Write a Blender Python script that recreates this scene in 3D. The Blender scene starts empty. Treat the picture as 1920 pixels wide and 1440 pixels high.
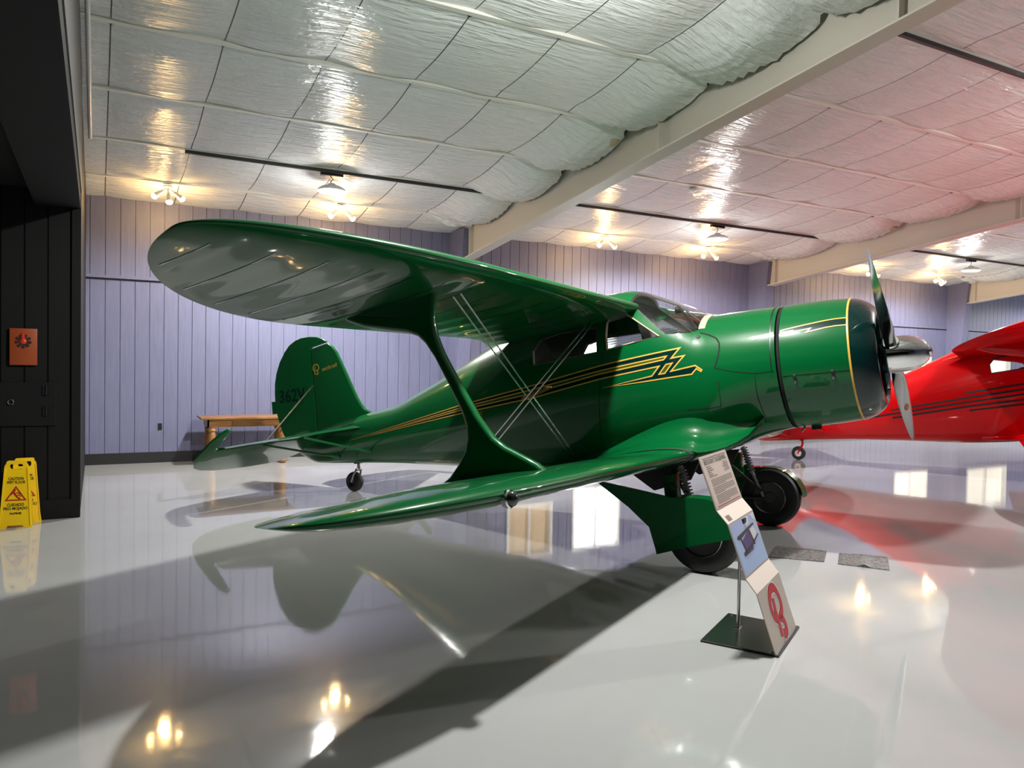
import bpy, bmesh, math, random
from mathutils import Vector, Matrix, Euler
from mathutils.geometry import tessellate_polygon
random.seed(7)
C = bpy.context.scene.collection
sin, cos, pi, rad = math.sin, math.cos, math.pi, math.radians

# ------------------------------------------------------------------ materials
M = {}
def mat(name, col, rough=.5, metal=0., coat=0., spec=.5, emit=None, es=0.):
    m = bpy.data.materials.new(name); m.use_nodes = True
    b = m.node_tree.nodes['Principled BSDF']
    b.inputs['Base Color'].default_value = (*col, 1)
    b.inputs['Roughness'].default_value = rough
    b.inputs['Metallic'].default_value = metal
    b.inputs['Coat Weight'].default_value = coat
    b.inputs['Coat Roughness'].default_value = .03
    b.inputs['Specular IOR Level'].default_value = spec
    if emit:
        b.inputs['Emission Color'].default_value = (*emit, 1)
        b.inputs['Emission Strength'].default_value = es
    M[name] = m
    return m
def nodes(m):
    nt = m.node_tree
    return nt, nt.nodes['Principled BSDF'], (lambda t, **k: _new(nt, t, **k))
def _new(nt, t, **k):
    n = nt.nodes.new(t)
    for a, v in k.items(): setattr(n, a, v)
    return n
def noise_bump(m, scale=(1, 1, 1), nscale=5., strength=.2, dist=.01, detail=3., coord='Object', distort=0.):
    nt, b, N = nodes(m)
    tc = N('ShaderNodeTexCoord'); mp = N('ShaderNodeMapping'); mp.inputs['Scale'].default_value = scale
    no = N('ShaderNodeTexNoise'); no.inputs['Scale'].default_value = nscale; no.inputs['Detail'].default_value = detail
    no.inputs['Distortion'].default_value = distort
    bu = N('ShaderNodeBump'); bu.inputs['Strength'].default_value = strength; bu.inputs['Distance'].default_value = dist
    L = nt.links.new
    L(tc.outputs[coord], mp.inputs[0]); L(mp.outputs[0], no.inputs[0]); L(no.outputs['Fac'], bu.inputs['Height']); L(bu.outputs[0], b.inputs['Normal'])
    return no, bu
def noise_colour(m, c1, c2, scale=(1, 1, 1), nscale=5., detail=4., lo=.35, hi=.65):
    nt, b, N = nodes(m)
    tc = N('ShaderNodeTexCoord'); mp = N('ShaderNodeMapping'); mp.inputs['Scale'].default_value = scale
    no = N('ShaderNodeTexNoise'); no.inputs['Scale'].default_value = nscale; no.inputs['Detail'].default_value = detail
    cr = N('ShaderNodeValToRGB')
    cr.color_ramp.elements[0].position = lo; cr.color_ramp.elements[0].color = (*c1, 1)
    cr.color_ramp.elements[1].position = hi; cr.color_ramp.elements[1].color = (*c2, 1)
    L = nt.links.new
    L(tc.outputs['Object'], mp.inputs[0]); L(mp.outputs[0], no.inputs[0]); L(no.outputs['Fac'], cr.inputs[0]); L(cr.outputs[0], b.inputs['Base Color'])

mat('green', (.0010, .087, .021), .30, coat=.75, spec=.08)
mat('red', (.52, .0012, .004), .30, coat=.65, spec=.05)
mat('teal', (.001, .018, .016), .22, coat=1., spec=.1)
mat('dark_red', (.10, .002, .004), .22, coat=1.)
mat('gold', (.62, .36, .06), .35)
mat('olive', (.05, .07, .003), .35)
mat('black', (.006, .006, .007), .4)
mat('satin_black', (.012, .012, .013), .5)
mat('chrome', (.86, .86, .86), .07, 1.)
mat('steel', (.45, .46, .46), .22, 1.)
mat('oleo_steel', (.35, .36, .36), .45, .6)
mat('dark_metal', (.05, .05, .052), .4, 1.)
mat('engine_black', (.012, .012, .013), .35, .3)
mat('rubber', (.011, .011, .012), .62)
noise_bump(M['rubber'], nscale=60., strength=.1, dist=.002)
mat('brown_cabin', (.09, .07, .058), .7)
mat('hub_grey', (.055, .055, .055), .4)
mat('leather', (.05, .02, .012), .55)
mat('cream', (.48, .34, .22), .6)
mat('grey_seal', (.035, .042, .036), .55)
mat('copper', (.42, .14, .05), .35, .8)
mat('white_paint', (.75, .75, .73), .4)
mat('lamp_glass_dark', (.01, .02, .015), .04, coat=1.)
mat('bulb', (1, .8, .5), .4, emit=(1, .62, .22), es=45.)
mat('led_lens', (1, 1, 1), .4, emit=(1, .97, .93), es=12.)
mat('window_light', (1, 1, 1), .5, emit=(.86, .93, 1), es=3.5)
mat('blind_light', (.9, .86, .75), .7, emit=(1, .93, .78), es=.34)
mat('tan_blind', (.55, .42, .27), .7, emit=(1, .75, .48), es=.22)
mat('yellow', (.92, .60, .005), .38)
mat('print_black', (.012, .01, .008), .5)
mat('print_red', (.42, .01, .01), .5)
mat('dark_paint', (.005, .005, .0052), .6, spec=.25)
mat('soffit_paint', (.0025, .0025, .0028), .8)
mat('groove_black', (.001, .001, .001), .9)
mat('orange_plaque', (.30, .055, .012), .45)
mat('plaque_red', (.62, .03, .015), .45)
mat('plaque_dark', (.02, .012, .008), .5)
mat('wood', (.40, .19, .06), .3)
noise_colour(M['wood'], (.20, .085, .022), (.33, .155, .05), scale=(1.5, 12, 12), nscale=3.)
mat('panel_beige', (.58, .50, .43), .5)
mat('panel_paper', (.66, .53, .46), .55)
mat('photo_sky', (.46, .62, .92), .35)
mat('photo_purple', (.09, .07, .22), .4)
mat('photo_white', (.8, .82, .88), .4)
mat('logo_red', (.62, .015, .025), .4)
mat('logo_white', (.85, .82, .78), .5)
mat('print_grey', (.11, .085, .075), .6)
mat('beige_steel', (.58, .545, .47), .45)
mat('purlin_white', (.80, .79, .73), .5)
mat('conduit_dark', (.02, .02, .02), .5)
mat('pipe_white', (.62, .62, .60), .4)
mat('baseboard_black', (.012, .012, .013), .5)
mat('mat_grey', (.24, .24, .24), .55)
noise_colour(M['mat_grey'], (.05, .05, .05), (.17, .17, .165), nscale=40., lo=.4, hi=.6)
mat('insulation', (.50, .41, .28), .9)
# thin clear glazing
def glass(name, tint=(.9, .93, .92), refl=.9):
    m = bpy.data.materials.new(name); m.use_nodes = True; nt = m.node_tree
    nt.nodes.clear()
    o = nt.nodes.new('ShaderNodeOutputMaterial'); mx = nt.nodes.new('ShaderNodeMixShader'); fr = nt.nodes.new('ShaderNodeLayerWeight'); fr.inputs[0].default_value = .5
    t = nt.nodes.new('ShaderNodeBsdfTransparent'); g = nt.nodes.new('ShaderNodeBsdfGlossy')
    t.inputs[0].default_value = (*tint, 1); g.inputs['Color'].default_value = (refl, refl, refl, 1); g.inputs['Roughness'].default_value = .03
    mp_ = nt.nodes.new('ShaderNodeMath'); mp_.operation = 'POWER'; mp_.inputs[1].default_value = 3.5
    ma = nt.nodes.new('ShaderNodeMath'); ma.operation = 'MULTIPLY_ADD'; ma.inputs[1].default_value = .85; ma.inputs[2].default_value = .09
    L = nt.links.new; L(fr.outputs['Facing'], mp_.inputs[0]); L(mp_.outputs[0], ma.inputs[0]); L(ma.outputs[0], mx.inputs[0]); L(t.outputs[0], mx.inputs[1]); L(g.outputs[0], mx.inputs[2]); L(mx.outputs[0], o.inputs[0])
    M[name] = m
glass('clear_glass')
# hangar walls: purple-grey painted boards
mat('wall_paint', (.262, .25, .36), .5)
nt, b, N = nodes(M['wall_paint'])
noise_colour(M['wall_paint'], (.138, .146, .245), (.168, .176, .29), scale=(9, 9, .6), nscale=4., lo=.3, hi=.7)
noise_bump(M['wall_paint'], scale=(30, 30, 1.5), nscale=4., strength=.25, dist=.003)
# floor: glossy light grey epoxy
mat('epoxy', (.46, .465, .455), .075, coat=0., spec=.75)
noise_colour(M['epoxy'], (.37, .378, .375), (.40, .408, .404), nscale=.7)
nt, b, N = nodes(M['epoxy'])
tc = N('ShaderNodeTexCoord'); no = N('ShaderNodeTexNoise'); no.inputs['Scale'].default_value = 2.2; no.inputs['Detail'].default_value = 6.
mr = N('ShaderNodeMapRange'); mr.inputs[3].default_value = .015; mr.inputs[4].default_value = .085
nt.links.new(tc.outputs['Object'], no.inputs[0]); nt.links.new(no.outputs['Fac'], mr.inputs[0]); nt.links.new(mr.outputs[0], b.inputs['Roughness'])
n1 = N('ShaderNodeTexNoise'); n1.inputs['Scale'].default_value = 9.; n1.inputs['Detail'].default_value = 2.
bu = N('ShaderNodeBump'); bu.inputs['Strength'].default_value = .06; bu.inputs['Distance'].default_value = .004
nt.links.new(tc.outputs['Object'], n1.inputs[0]); nt.links.new(n1.outputs['Fac'], bu.inputs['Height']); nt.links.new(bu.outputs[0], b.inputs['Normal'])
# ceiling: white vinyl insulation facing with wrinkles and dark taped seams
mat('foil', (.80, .815, .80), .22, spec=.75)
nt, b, N = nodes(M['foil'])
tc = N('ShaderNodeTexCoord'); sx = N('ShaderNodeSeparateXYZ'); L = nt.links.new
L(tc.outputs['Object'], sx.inputs[0])
a = N('ShaderNodeMath', operation='ADD'); a.inputs[1].default_value = 97 * .966 - .1 + .483
d = N('ShaderNodeMath', operation='DIVIDE'); d.inputs[1].default_value = .966
fr = N('ShaderNodeMath', operation='FRACT'); sb = N('ShaderNodeMath', operation='SUBTRACT'); sb.inputs[1].default_value = .5
ab = N('ShaderNodeMath', operation='ABSOLUTE'); lt = N('ShaderNodeMath', operation='LESS_THAN'); lt.inputs[1].default_value = .0065
L(sx.outputs[0], a.inputs[0]); L(a.outputs[0], d.inputs[0]); L(d.outputs[0], fr.inputs[0]); L(fr.outputs[0], sb.inputs[0]); L(sb.outputs[0], ab.inputs[0]); L(ab.outputs[0], lt.inputs[0])
py = N('ShaderNodeMath', operation='MULTIPLY_ADD'); py.inputs[1].default_value = -1 / 1.493; py.inputs[2].default_value = (12.40 + .045) / 1.493 + 40.5
pf = N('ShaderNodeMath', operation='FRACT'); pp = N('ShaderNodeMath', operation='SUBTRACT'); pp.inputs[1].default_value = .5; pa = N('ShaderNodeMath', operation='ABSOLUTE')
ad = N('ShaderNodeMath', operation='MULTIPLY_ADD'); ad.inputs[1].default_value = .62; l2 = N('ShaderNodeMath', operation='LESS_THAN'); l2.inputs[1].default_value = .036; mxx = N('ShaderNodeMath', operation='MAXIMUM')
L(sx.outputs[1], py.inputs[0]); L(py.outputs[0], pf.inputs[0]); L(pf.outputs[0], pp.inputs[0]); L(pp.outputs[0], pa.inputs[0])
L(ab.outputs[0], ad.inputs[0]); L(pa.outputs[0], ad.inputs[2]); L(ad.outputs[0], l2.inputs[0]); L(l2.outputs[0], mxx.inputs[0]); L(lt.outputs[0], mxx.inputs[1])
mx = N('ShaderNodeMix', data_type='RGBA'); mx.inputs[6].default_value = (.80, .815, .80, 1); mx.inputs[7].default_value = (.05, .05, .048, 1)
L(mxx.outputs[0], mx.inputs[0]); L(mx.outputs[2], b.inputs['Base Color'])
mp = N('ShaderNodeMapping'); mp.inputs['Scale'].default_value = (1.1, 9., 3.); mp.inputs['Rotation'].default_value = (0, 0, rad(12))
no = N('ShaderNodeTexNoise'); no.inputs['Scale'].default_value = 2.2; no.inputs['Detail'].default_value = 5.; no.inputs['Distortion'].default_value = .5
bu = N('ShaderNodeBump'); bu.inputs['Strength'].default_value = 1.; bu.inputs['Distance'].default_value = .05
L(tc.outputs['Object'], mp.inputs[0]); L(mp.outputs[0], no.inputs[0]); L(no.outputs['Fac'], bu.inputs['Height'])
no2 = N('ShaderNodeTexNoise'); no2.inputs['Scale'].default_value = 7.; no2.inputs['Detail'].default_value = 3.; no2.inputs['Distortion'].default_value = 1.5
bu2 = N('ShaderNodeBump'); bu2.inputs['Strength'].default_value = .5; bu2.inputs['Distance'].default_value = .02
L(tc.outputs['Object'], no2.inputs[0]); L(no2.outputs['Fac'], bu2.inputs['Height']); L(bu.outputs[0], bu2.inputs['Normal']); 
no3 = N('ShaderNodeTexNoise', noise_type='RIDGED_MULTIFRACTAL'); no3.inputs['Scale'].default_value = 1.5; no3.inputs['Detail'].default_value = 3.; no3.inputs['Distortion'].default_value = .8
mp3 = N('ShaderNodeMapping'); mp3.inputs['Scale'].default_value = (1.0, 3.2, 2.); mp3.inputs['Rotation'].default_value = (0, 0, rad(-28))
bu3 = N('ShaderNodeBump'); bu3.inputs['Strength'].default_value = .5; bu3.inputs['Distance'].default_value = .03
L(tc.outputs['Object'], mp3.inputs[0]); L(mp3.outputs[0], no3.inputs[0]); L(no3.outputs['Fac'], bu3.inputs['Height']); L(bu2.outputs[0], bu3.inputs['Normal']); L(bu3.outputs[0], b.inputs['Normal'])

# ------------------------------------------------------------------ mesh helpers
class MB:
    def __init__(s): s.v = []; s.f = []
    def add(s, vs, fs):
        k = len(s.v); s.v += [tuple(v) for v in vs]; s.f += [tuple(i + k for i in f) for f in fs]; return s
    def box(s, lo, hi):
        (x0, y0, z0), (x1, y1, z1) = lo, hi
        return s.add([(x0, y0, z0), (x1, y0, z0), (x1, y1, z0), (x0, y1, z0), (x0, y0, z1), (x1, y0, z1), (x1, y1, z1), (x0, y1, z1)],
                     [(0, 3, 2, 1), (4, 5, 6, 7), (0, 1, 5, 4), (1, 2, 6, 5), (2, 3, 7, 6), (3, 0, 4, 7)])
    def loft(s, rings, closed=True, caps=True):
        n = len(rings[0]); vs = [p for r in rings for p in r]; fs = []
        for i in range(len(rings) - 1):
            for j in range(n if closed else n - 1):
                a, b2 = i * n + j, i * n + (j + 1) % n
                fs.append((a, b2, b2 + n, a + n))
        if caps and closed:
            fs.append(tuple(range(n - 1, -1, -1))); fs.append(tuple((len(rings) - 1) * n + j for j in range(n)))
        return s.add(vs, fs)
    def tube(s, path, r, n=10, flat=1.):
        P = [Vector(p) for p in path]; rings = []; up = None
        rr = r if isinstance(r, (list, tuple)) else [r] * len(P)
        for i, p in enumerate(P):
            t = (P[min(i + 1, len(P) - 1)] - P[max(i - 1, 0)]).normalized()
            if up is None:
                up = Vector((0, 0, 1)) if abs(t.z) < .9 else Vector((1, 0, 0))
            a = t.cross(up).normalized(); c = a.cross(t).normalized(); up = c
            rings.append([p + a * (rr[i] * cos(2 * pi * k / n)) + c * (rr[i] * flat * sin(2 * pi * k / n)) for k in range(n)])
        return s.loft(rings)
    def lathe(s, prof, axis='z', org=(0, 0, 0), n=48, caps=False, closed_prof=False):
        o = Vector(org); rings = []
        pr = list(prof) + ([prof[0]] if closed_prof else [])
        for h, r in pr:
            ring = []
            for k in range(n):
                c, q = r * cos(2 * pi * k / n), r * sin(2 * pi * k / n)
                ring.append(o + Vector({'x': (h, c, q), 'y': (q, h, c), 'z': (c, q, h)}[axis]))
            rings.append(ring)
        return s.loft(rings, True, caps)
    def prism(s, poly, f0, f1):
        # poly: list of (u,v); f0,f1 map (u,v) to 3D on both faces
        n = len(poly); vs = [f0(*p) for p in poly] + [f1(*p) for p in poly]
        return s.add(vs, [tuple(range(n)), tuple(range(2 * n - 1, n - 1, -1))] + [(i, i + n, (i + 1) % n + n, (i + 1) % n) for i in range(n)])
    def mesh(s, name, m=None, smooth=35, bevel=0., bseg=2):
        me = bpy.data.meshes.new(name); bm = bmesh.new()
        vs = [bm.verts.new(v) for v in s.v]
        for f in s.f:
            try: bm.faces.new([vs[i] for i in f])
            except ValueError: pass
        bmesh.ops.remove_doubles(bm, verts=bm.verts, dist=1e-5)
        bmesh.ops.recalc_face_normals(bm, faces=bm.faces)
        if bevel:
            es = [e for e in bm.edges if len(e.link_faces) == 2 and e.calc_face_angle(0) > .6]
            bmesh.ops.bevel(bm, geom=es, offset=bevel, segments=bseg, affect='EDGES', profile=.5)
        bm.to_mesh(me); bm.free()
        finish(me, m, smooth)
        return me
    def obj(s, name, m, parent=None, loc=None, smooth=35, bevel=0., bseg=2):
        return link(name, s.mesh(name, m, smooth, bevel, bseg), parent, loc)
def finish(me, m, smooth=35):
    if m: me.materials.append(M[m] if isinstance(m, str) else m)
    if smooth:
        for p in me.polygons: p.use_smooth = True
        me.set_sharp_from_angle(angle=rad(smooth))
def link(name, me, parent=None, loc=None):
    o = bpy.data.objects.new(name, me); C.objects.link(o)
    if parent: o.parent = parent
    if loc: o.location = loc
    return o
def tag(o, label, cat, group=None):
    o['label'] = label; o['category'] = cat
    if group: o['group'] = group
    return o
def empty(name, loc, rz=0.):
    o = bpy.data.objects.new(name, None); C.objects.link(o); o.location = loc; o.rotation_euler = (0, 0, rz); o.empty_display_size = .1
    return o
def struct(o): o['kind'] = 'structure'; return o
def boolean(me, other, op='DIFFERENCE'):
    a = bpy.data.objects.new('tmp_a', me); b = bpy.data.objects.new('tmp_b', other); C.objects.link(a); C.objects.link(b)
    md = a.modifiers.new('b', 'BOOLEAN'); md.operation = op; md.object = b; md.solver = 'EXACT'
    dg = bpy.context.evaluated_depsgraph_get(); dg.update()
    r = bpy.data.meshes.new_from_object(a.evaluated_get(dg))
    bpy.data.objects.remove(a); bpy.data.objects.remove(b)
    return r
def text_mesh(txt, size, shear=0., bold=0., align='CENTER'):
    cu = bpy.data.curves.new('t', 'FONT'); cu.body = txt; cu.size = size; cu.align_x = align; cu.align_y = 'CENTER'; cu.shear = shear; cu.offset = bold
    cu.resolution_u = 3
    o = bpy.data.objects.new('t', cu); C.objects.link(o)
    dg = bpy.context.evaluated_depsgraph_get(); dg.update()
    me = bpy.data.meshes.new_from_object(o.evaluated_get(dg)); bpy.data.objects.remove(o)
    return me
def place_text(mb, txt, size, org, ux, uy, off=.0015, width=None, **k):
    me = text_mesh(txt, size, **k)
    if width:
        xs = [v.co.x for v in me.vertices]; f = width / (max(xs) - min(xs))
        for v in me.vertices: v.co.x *= f
    o, ux, uy = Vector(org), Vector(ux), Vector(uy); nn = ux.cross(uy) * off
    mb.add([o + ux * v.co.x + uy * v.co.y + nn for v in me.vertices], [tuple(p.vertices) for p in me.polygons])
def ribbon2d(pts, w, closed=False):
    """offset a polyline in 2D -> list of quads (as 4 points)"""
    P = [Vector(p) for p in pts]; n = len(P); L, R = [], []
    for i in range(n):
        if closed: a, b2 = P[i - 1], P[(i + 1) % n]
        else: a, b2 = P[max(i - 1, 0)], P[min(i + 1, n - 1)]
        d1 = (P[i] - a).normalized() if (P[i] - a).length > 1e-9 else (b2 - P[i]).normalized()
        d2 = (b2 - P[i]).normalized() if (b2 - P[i]).length > 1e-9 else d1
        t = d1 + d2
        t = t.normalized() if t.length > 1e-3 else d1
        nn = Vector((-t.y, t.x)); c = max(.35, abs(nn.dot(Vector((-d1.y, d1.x)))))
        L.append(P[i] + nn * (w / 2 / c)); R.append(P[i] - nn * (w / 2 / c))
    q = [(L[i], L[i + 1], R[i + 1], R[i]) for i in range(n - 1)]
    if closed: q.append((L[-1], L[0], R[0], R[-1]))
    return q
# ------------------------------------------------------------------ biplane
SEC = [(.62,2.175,1.065,.555,2.0),(.35,2.185,1.02,.578,2.05),(0.0,2.185,.905,.605,2.2),(-.2,2.30,.86,.622,2.25),(-.45,2.43,.82,.635,2.3),
(-.66,2.522,.80,.64,2.35),(-.82,2.56,.79,.645,2.4),(-1.05,2.562,.785,.645,2.4),(-1.5,2.53,.785,.64,2.4),(-2.0,2.40,.80,.60,2.35),(-2.56,2.203,.85,.53,2.3),
(-3.04,2.02,.905,.46,2.25),(-3.56,1.847,.955,.38,2.2),(-3.99,1.715,.995,.31,2.2),(-4.54,1.645,1.03,.23,2.2),(-5.0,1.58,1.05,.165,2.1),(-5.44,1.50,1.075,.10,2.0),(-5.85,1.42,1.26,.045,2.0)]
def sec(x):
    S = SEC
    if x >= S[0][0]: return S[0][1:]
    if x <= S[-1][0]: return S[-1][1:]
    for i in range(len(S) - 1):
        if S[i + 1][0] <= x <= S[i][0]: break
    x0, x1 = S[i][0], S[i + 1][0]; t = (x - x0) / (x1 - x0); out = []
    for k in range(1, 5):
        a, b = S[i][k], S[i + 1][k]
        def sl(j):
            if j <= 0 or j >= len(S) - 1:
                j2 = min(max(j, 0), len(S) - 2); return (S[j2 + 1][k] - S[j2][k]) / (S[j2 + 1][0] - S[j2][0])
            d0 = (S[j][k] - S[j - 1][k]) / (S[j][0] - S[j - 1][0]); d1 = (S[j + 1][k] - S[j][k]) / (S[j + 1][0] - S[j][0])
            return 0. if d0 * d1 <= 0 else 2 * d0 * d1 / (d0 + d1)
        m0, m1 = sl(i) * (x1 - x0), sl(i + 1) * (x1 - x0)
        out.append((2*t**3 - 3*t*t + 1) * a + (t**3 - 2*t*t + t) * m0 + (-2*t**3 + 3*t*t) * b + (t**3 - t*t) * m1)
    return tuple(out)
def fy(x, z):
    zt, zb, w, n = sec(x); zc = (zt + zb) / 2; h = (zt - zb) / 2; u = min(1, abs((z - zc) / h))
    return w * max(0, 1 - u ** n) ** (1 / n)
def ring(x, off=0., N=72):
    zt, zb, w, n = sec(x); zc = (zt + zb) / 2; h = (zt - zb) / 2 + off; w += off; r = []
    for k in range(N):
        a = 2 * pi * k / N; c, s = cos(a), sin(a)
        r.append((x, w * math.copysign(abs(c) ** (2 / n), c), zc + h * math.copysign(abs(s) ** (2 / n), s)))
    return r
CAX = 1.62
COWL = [(.66, .556), (.8, .555), (1.0, .548), (1.1, .540), (1.2, .53)]
LIP = [(1.2, .53), (1.245, .519), (1.285, .504), (1.325, .48), (1.36, .45), (1.385, .42), (1.395, .395), (1.392, .372), (1.375, .355), (1.34, .35)]
def cowl_r(x):
    P = COWL
    if x <= P[0][0]: return P[0][1]
    for (a, b), (c, d) in zip(P, P[1:]):
        if a <= x <= c: return b + (d - b) * (x - a) / (c - a)
    return P[-1][1]
def cy(x, z):
    r = cowl_r(x); return math.sqrt(max(0, r * r - (z - CAX) ** 2))

LB = [(.232, .140), (.198, .165), (.182, .215), (.205, .266), (.262, .305), (.319, .312), (.372, .296), (.408, .252), (.420, .205), (.395, .163), (.350, .140), (.318, .130), (.350, .112), (.376, .075), (.366, .042), (.323, .030), (.285, .038)]
SM = [(.275, .255), (.268, .223), (.256, .185), (.255, .131), (.251, .087), (.240, .032)]
def smooth_pts(P, n=5):
    o_ = []
    for i in range(len(P) - 1):
        p0, p1, p2, p3 = [Vector(P[min(max(j, 0), len(P) - 1)]) for j in (i - 1, i, i + 1, i + 2)]
        for k in range(n):
            t = k / n; o_.append(tuple(.5 * ((2 * p1) + (p2 - p0) * t + (2 * p0 - 5 * p1 + 4 * p2 - p3) * t * t + (3 * p1 - p0 - 3 * p2 + p3) * t ** 3)))
    return o_ + [tuple(P[-1])]
def decal(name, polys, m, parent, surf, off, side=-1, step=.05):
    """flat paint laid on a curved skin: polygons given in the side view (x, z); the skin gives y"""
    bm = bmesh.new()
    for poly in polys:
        holes = poly[1:] if isinstance(poly[0], list) else []; outer = poly[0] if isinstance(poly[0], list) else poly
        loops = [[Vector((x, z, 0)) for x, z in outer]] + [[Vector((x, z, 0)) for x, z in h] for h in holes]
        flat = [v for l in loops for v in l]; vs = [bm.verts.new(v) for v in flat]
        for t in tessellate_polygon(loops):
            try: bm.faces.new([vs[i] for i in t])
            except ValueError: pass
    xs = [v.co.x for v in bm.verts]; zs = [v.co.y for v in bm.verts]
    for lo, hi, nrm in ((min(xs), max(xs), Vector((1, 0, 0))), (min(zs), max(zs), Vector((0, 1, 0)))):
        k = math.floor(lo / step) + 1
        while k * step < hi:
            bmesh.ops.bisect_plane(bm, geom=bm.verts[:] + bm.edges[:] + bm.faces[:], plane_co=nrm * (k * step), plane_no=nrm); k += 1
    for v in bm.verts:
        x, z = v.co.x, v.co.y; v.co = (x, side * (surf(x, z) + off), z)
    bmesh.ops.recalc_face_normals(bm, faces=bm.faces)
    c = sum((f.normal.y * f.calc_area() for f in bm.faces), 0.)
    if c * side < 0: bmesh.ops.reverse_faces(bm, faces=bm.faces)
    me = bpy.data.meshes.new(name); bm.to_mesh(me); bm.free(); finish(me, m, 60)
    return link(name, me, parent)
def lines(name, polylines, w, m, parent, surf, off, side=-1, closed=False):
    q = []
    for pl in polylines:
        q += [[tuple(p) for p in quad] for quad in ribbon2d(pl, w, closed)]
    return decal(name, q, m, parent, surf, off, side)

OUT = [(-2.753,1.598),(-1.724,1.712),(-.995,1.813),(-.86,1.829),(-.523,1.858),(-.191,1.886),(-.269,1.802),(-.153,1.811),(-.28,1.684),(-.061,1.71),(-.004,1.664),(-.013,1.652),(-.052,1.681),(-.096,1.636),(-.487,1.621),(-.957,1.605),(-.461,1.662),(-.386,1.742),(-.873,1.701),(-1.008,1.688),(-1.74,1.588),(-2.762,1.511),(-4.681,1.334)]
SLOT = [(-2.756,1.569),(-1.728,1.673),(-1.0,1.766),(-.865,1.78),(-.313,1.826),(-.339,1.797),(-.868,1.748),(-1.003,1.736),(-1.732,1.635),(-2.758,1.544),(-4.3,1.375)]
SLOT2 = [(-.263,1.756),(-.338,1.672),(-.392,1.67),(-.32,1.752)]
W1 = [(-.711,2.288),(-.378,2.019),(-.607,1.993),(-.883,1.962),(-.893,2.094),(-.89,2.219),(-.858,2.26)]
W2 = [(-.993,2.19),(-.985,1.95),(-1.311,1.937),(-1.709,1.912),(-1.72,2.06),(-1.64,2.15),(-1.4,2.19)]
WSC = [(-.331,2.03),(-.173,2.02),(-.112,2.018),(-.031,2.042),(-.005,2.118),(.012,2.19),(.02,2.9),(-.66,2.9),(-.679,2.494),(-.692,2.439),(-.696,2.399)]
def ws_lo(x):
    P = [(0.0, 2.16), (-.005, 2.118), (-.031, 2.042), (-.112, 2.018), (-.331, 2.03), (-.696, 2.399)]
    for (a, b), (c, d) in zip(P, P[1:]):
        if c <= x <= a: return b + (d - b) * (x - a) / (c - a)
    return 2.4

def airfoil(yl, xle, xte, zle, zte, t=.125, m=.03, n=22, off=0., sag=0.):
    c = xle - xte; up, lo = [], []
    for k in range(n + 1):
        s = (1 - cos(pi * k / n)) / 2
        yt = 5 * t * (.2969 * math.sqrt(s) - .126 * s - .3516 * s**2 + .2843 * s**3 - .1036 * s**4)
        yc = m / .16 * (.8 * s - s * s) if s < .4 else m / .36 * (.2 + .8 * s - s * s)
        x = xle - c * s; z = zle + (zte - zle) * s
        sg = sag * min(1, s * 6) * min(1, (1 - s) * 5)
        up.append((x, yl, z + c * (yc + yt) + off - sg * .5)); lo.append((x, yl, z + c * (yc - yt) - off + sg))
    return up[::-1] + lo[1:-1]
def wing_geo(kind):
    q = {'upper': (-.5995, -2.1161, 5.0035, 2.8277, 3.436, -1.0744, 2.33, .0305, 2.214, .0082, .0375),
         'lower': (-.03, -1.4681, 4.9621, 3.5952, 3.4099, -.492, .9301, .0205, .825, .034, 0.)}[kind]
    xl, xt, tip, les, tes, xm, z0, z1, t0, t1, t2 = q
    LE = lambda y: xl - ((xl - xm) * (1 - math.sqrt(max(0, 1 - ((y - les) / (tip - les)) ** 2))) if y > les else 0)
    TE = lambda y: xt + ((xm - xt - .003) * (1 - math.sqrt(max(0, 1 - ((y - tes) / (tip - tes)) ** 2))) if y > tes else 0)
    TE0 = TE
    if kind == 'upper': TE = lambda y: TE0(y) - .26 * max(0, 1 - (y - .42) / .75) ** 2
    zl = lambda y: z0 + z1 * y + .5 * t2 * max(0, y - 3.2) ** 1.5
    zt = lambda y: t0 + t1 * y + t2 * max(0, y - 3.2) ** 1.5
    zz = lambda x, y: zl(y) + (zt(y) - zl(y)) * (xl - x) / (xl - xt)
    ZL = lambda y: zz(LE(y), y)
    ZT = lambda y: zz(TE(y), y)
    return tip, LE, TE, ZL, ZT
def wing_ring(kind, side, y, off=0., sag=0.):
    tip, LE, TE, ZL, ZT = wing_geo(kind)
    return airfoil(side * y, LE(y), TE(y), ZL(y), ZT(y), t=.1204 if kind == 'upper' else .118, m=.0157 if kind == 'upper' else 0., off=off, sag=sag)
def wing_low(kind, x, y):
    tip, LE, TE, ZL, ZT = wing_geo(kind); r = wing_ring(kind, 1, y); n = 22
    lo = [r[n]] + r[n + 1:]
    for a, b in zip(lo, lo[1:]):
        if b[0] <= x <= a[0]: return a[2] + (b[2] - a[2]) * (x - a[0]) / (b[0] - a[0])
    return ZT(y)
def wing_top(kind, x, y):
    r = wing_ring(kind, 1, y)[:23]
    for a, b in zip(r, r[1:]):
        if a[0] <= x <= b[0]: return a[2] + (b[2] - a[2]) * (x - a[0]) / max(1e-6, b[0] - a[0])
    return r[-1][2]
def wing(kind, side, paint, parent):
    tip = wing_geo(kind)[0]; ys = []
    y = .42
    while y < tip - .5: ys.append(y); y += .04
    for k in range(26): ys.append(tip - .5 + .4985 * sin(pi / 2 * k / 25))
    mb = MB().loft([wing_ring(kind, side, y, sag=.0035 * (.5 - .5 * cos(2 * pi * y / .32)) if y < tip - .3 else 0) for y in ys])
    return mb.obj(kind + '_wing', paint, parent, smooth=50)

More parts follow.
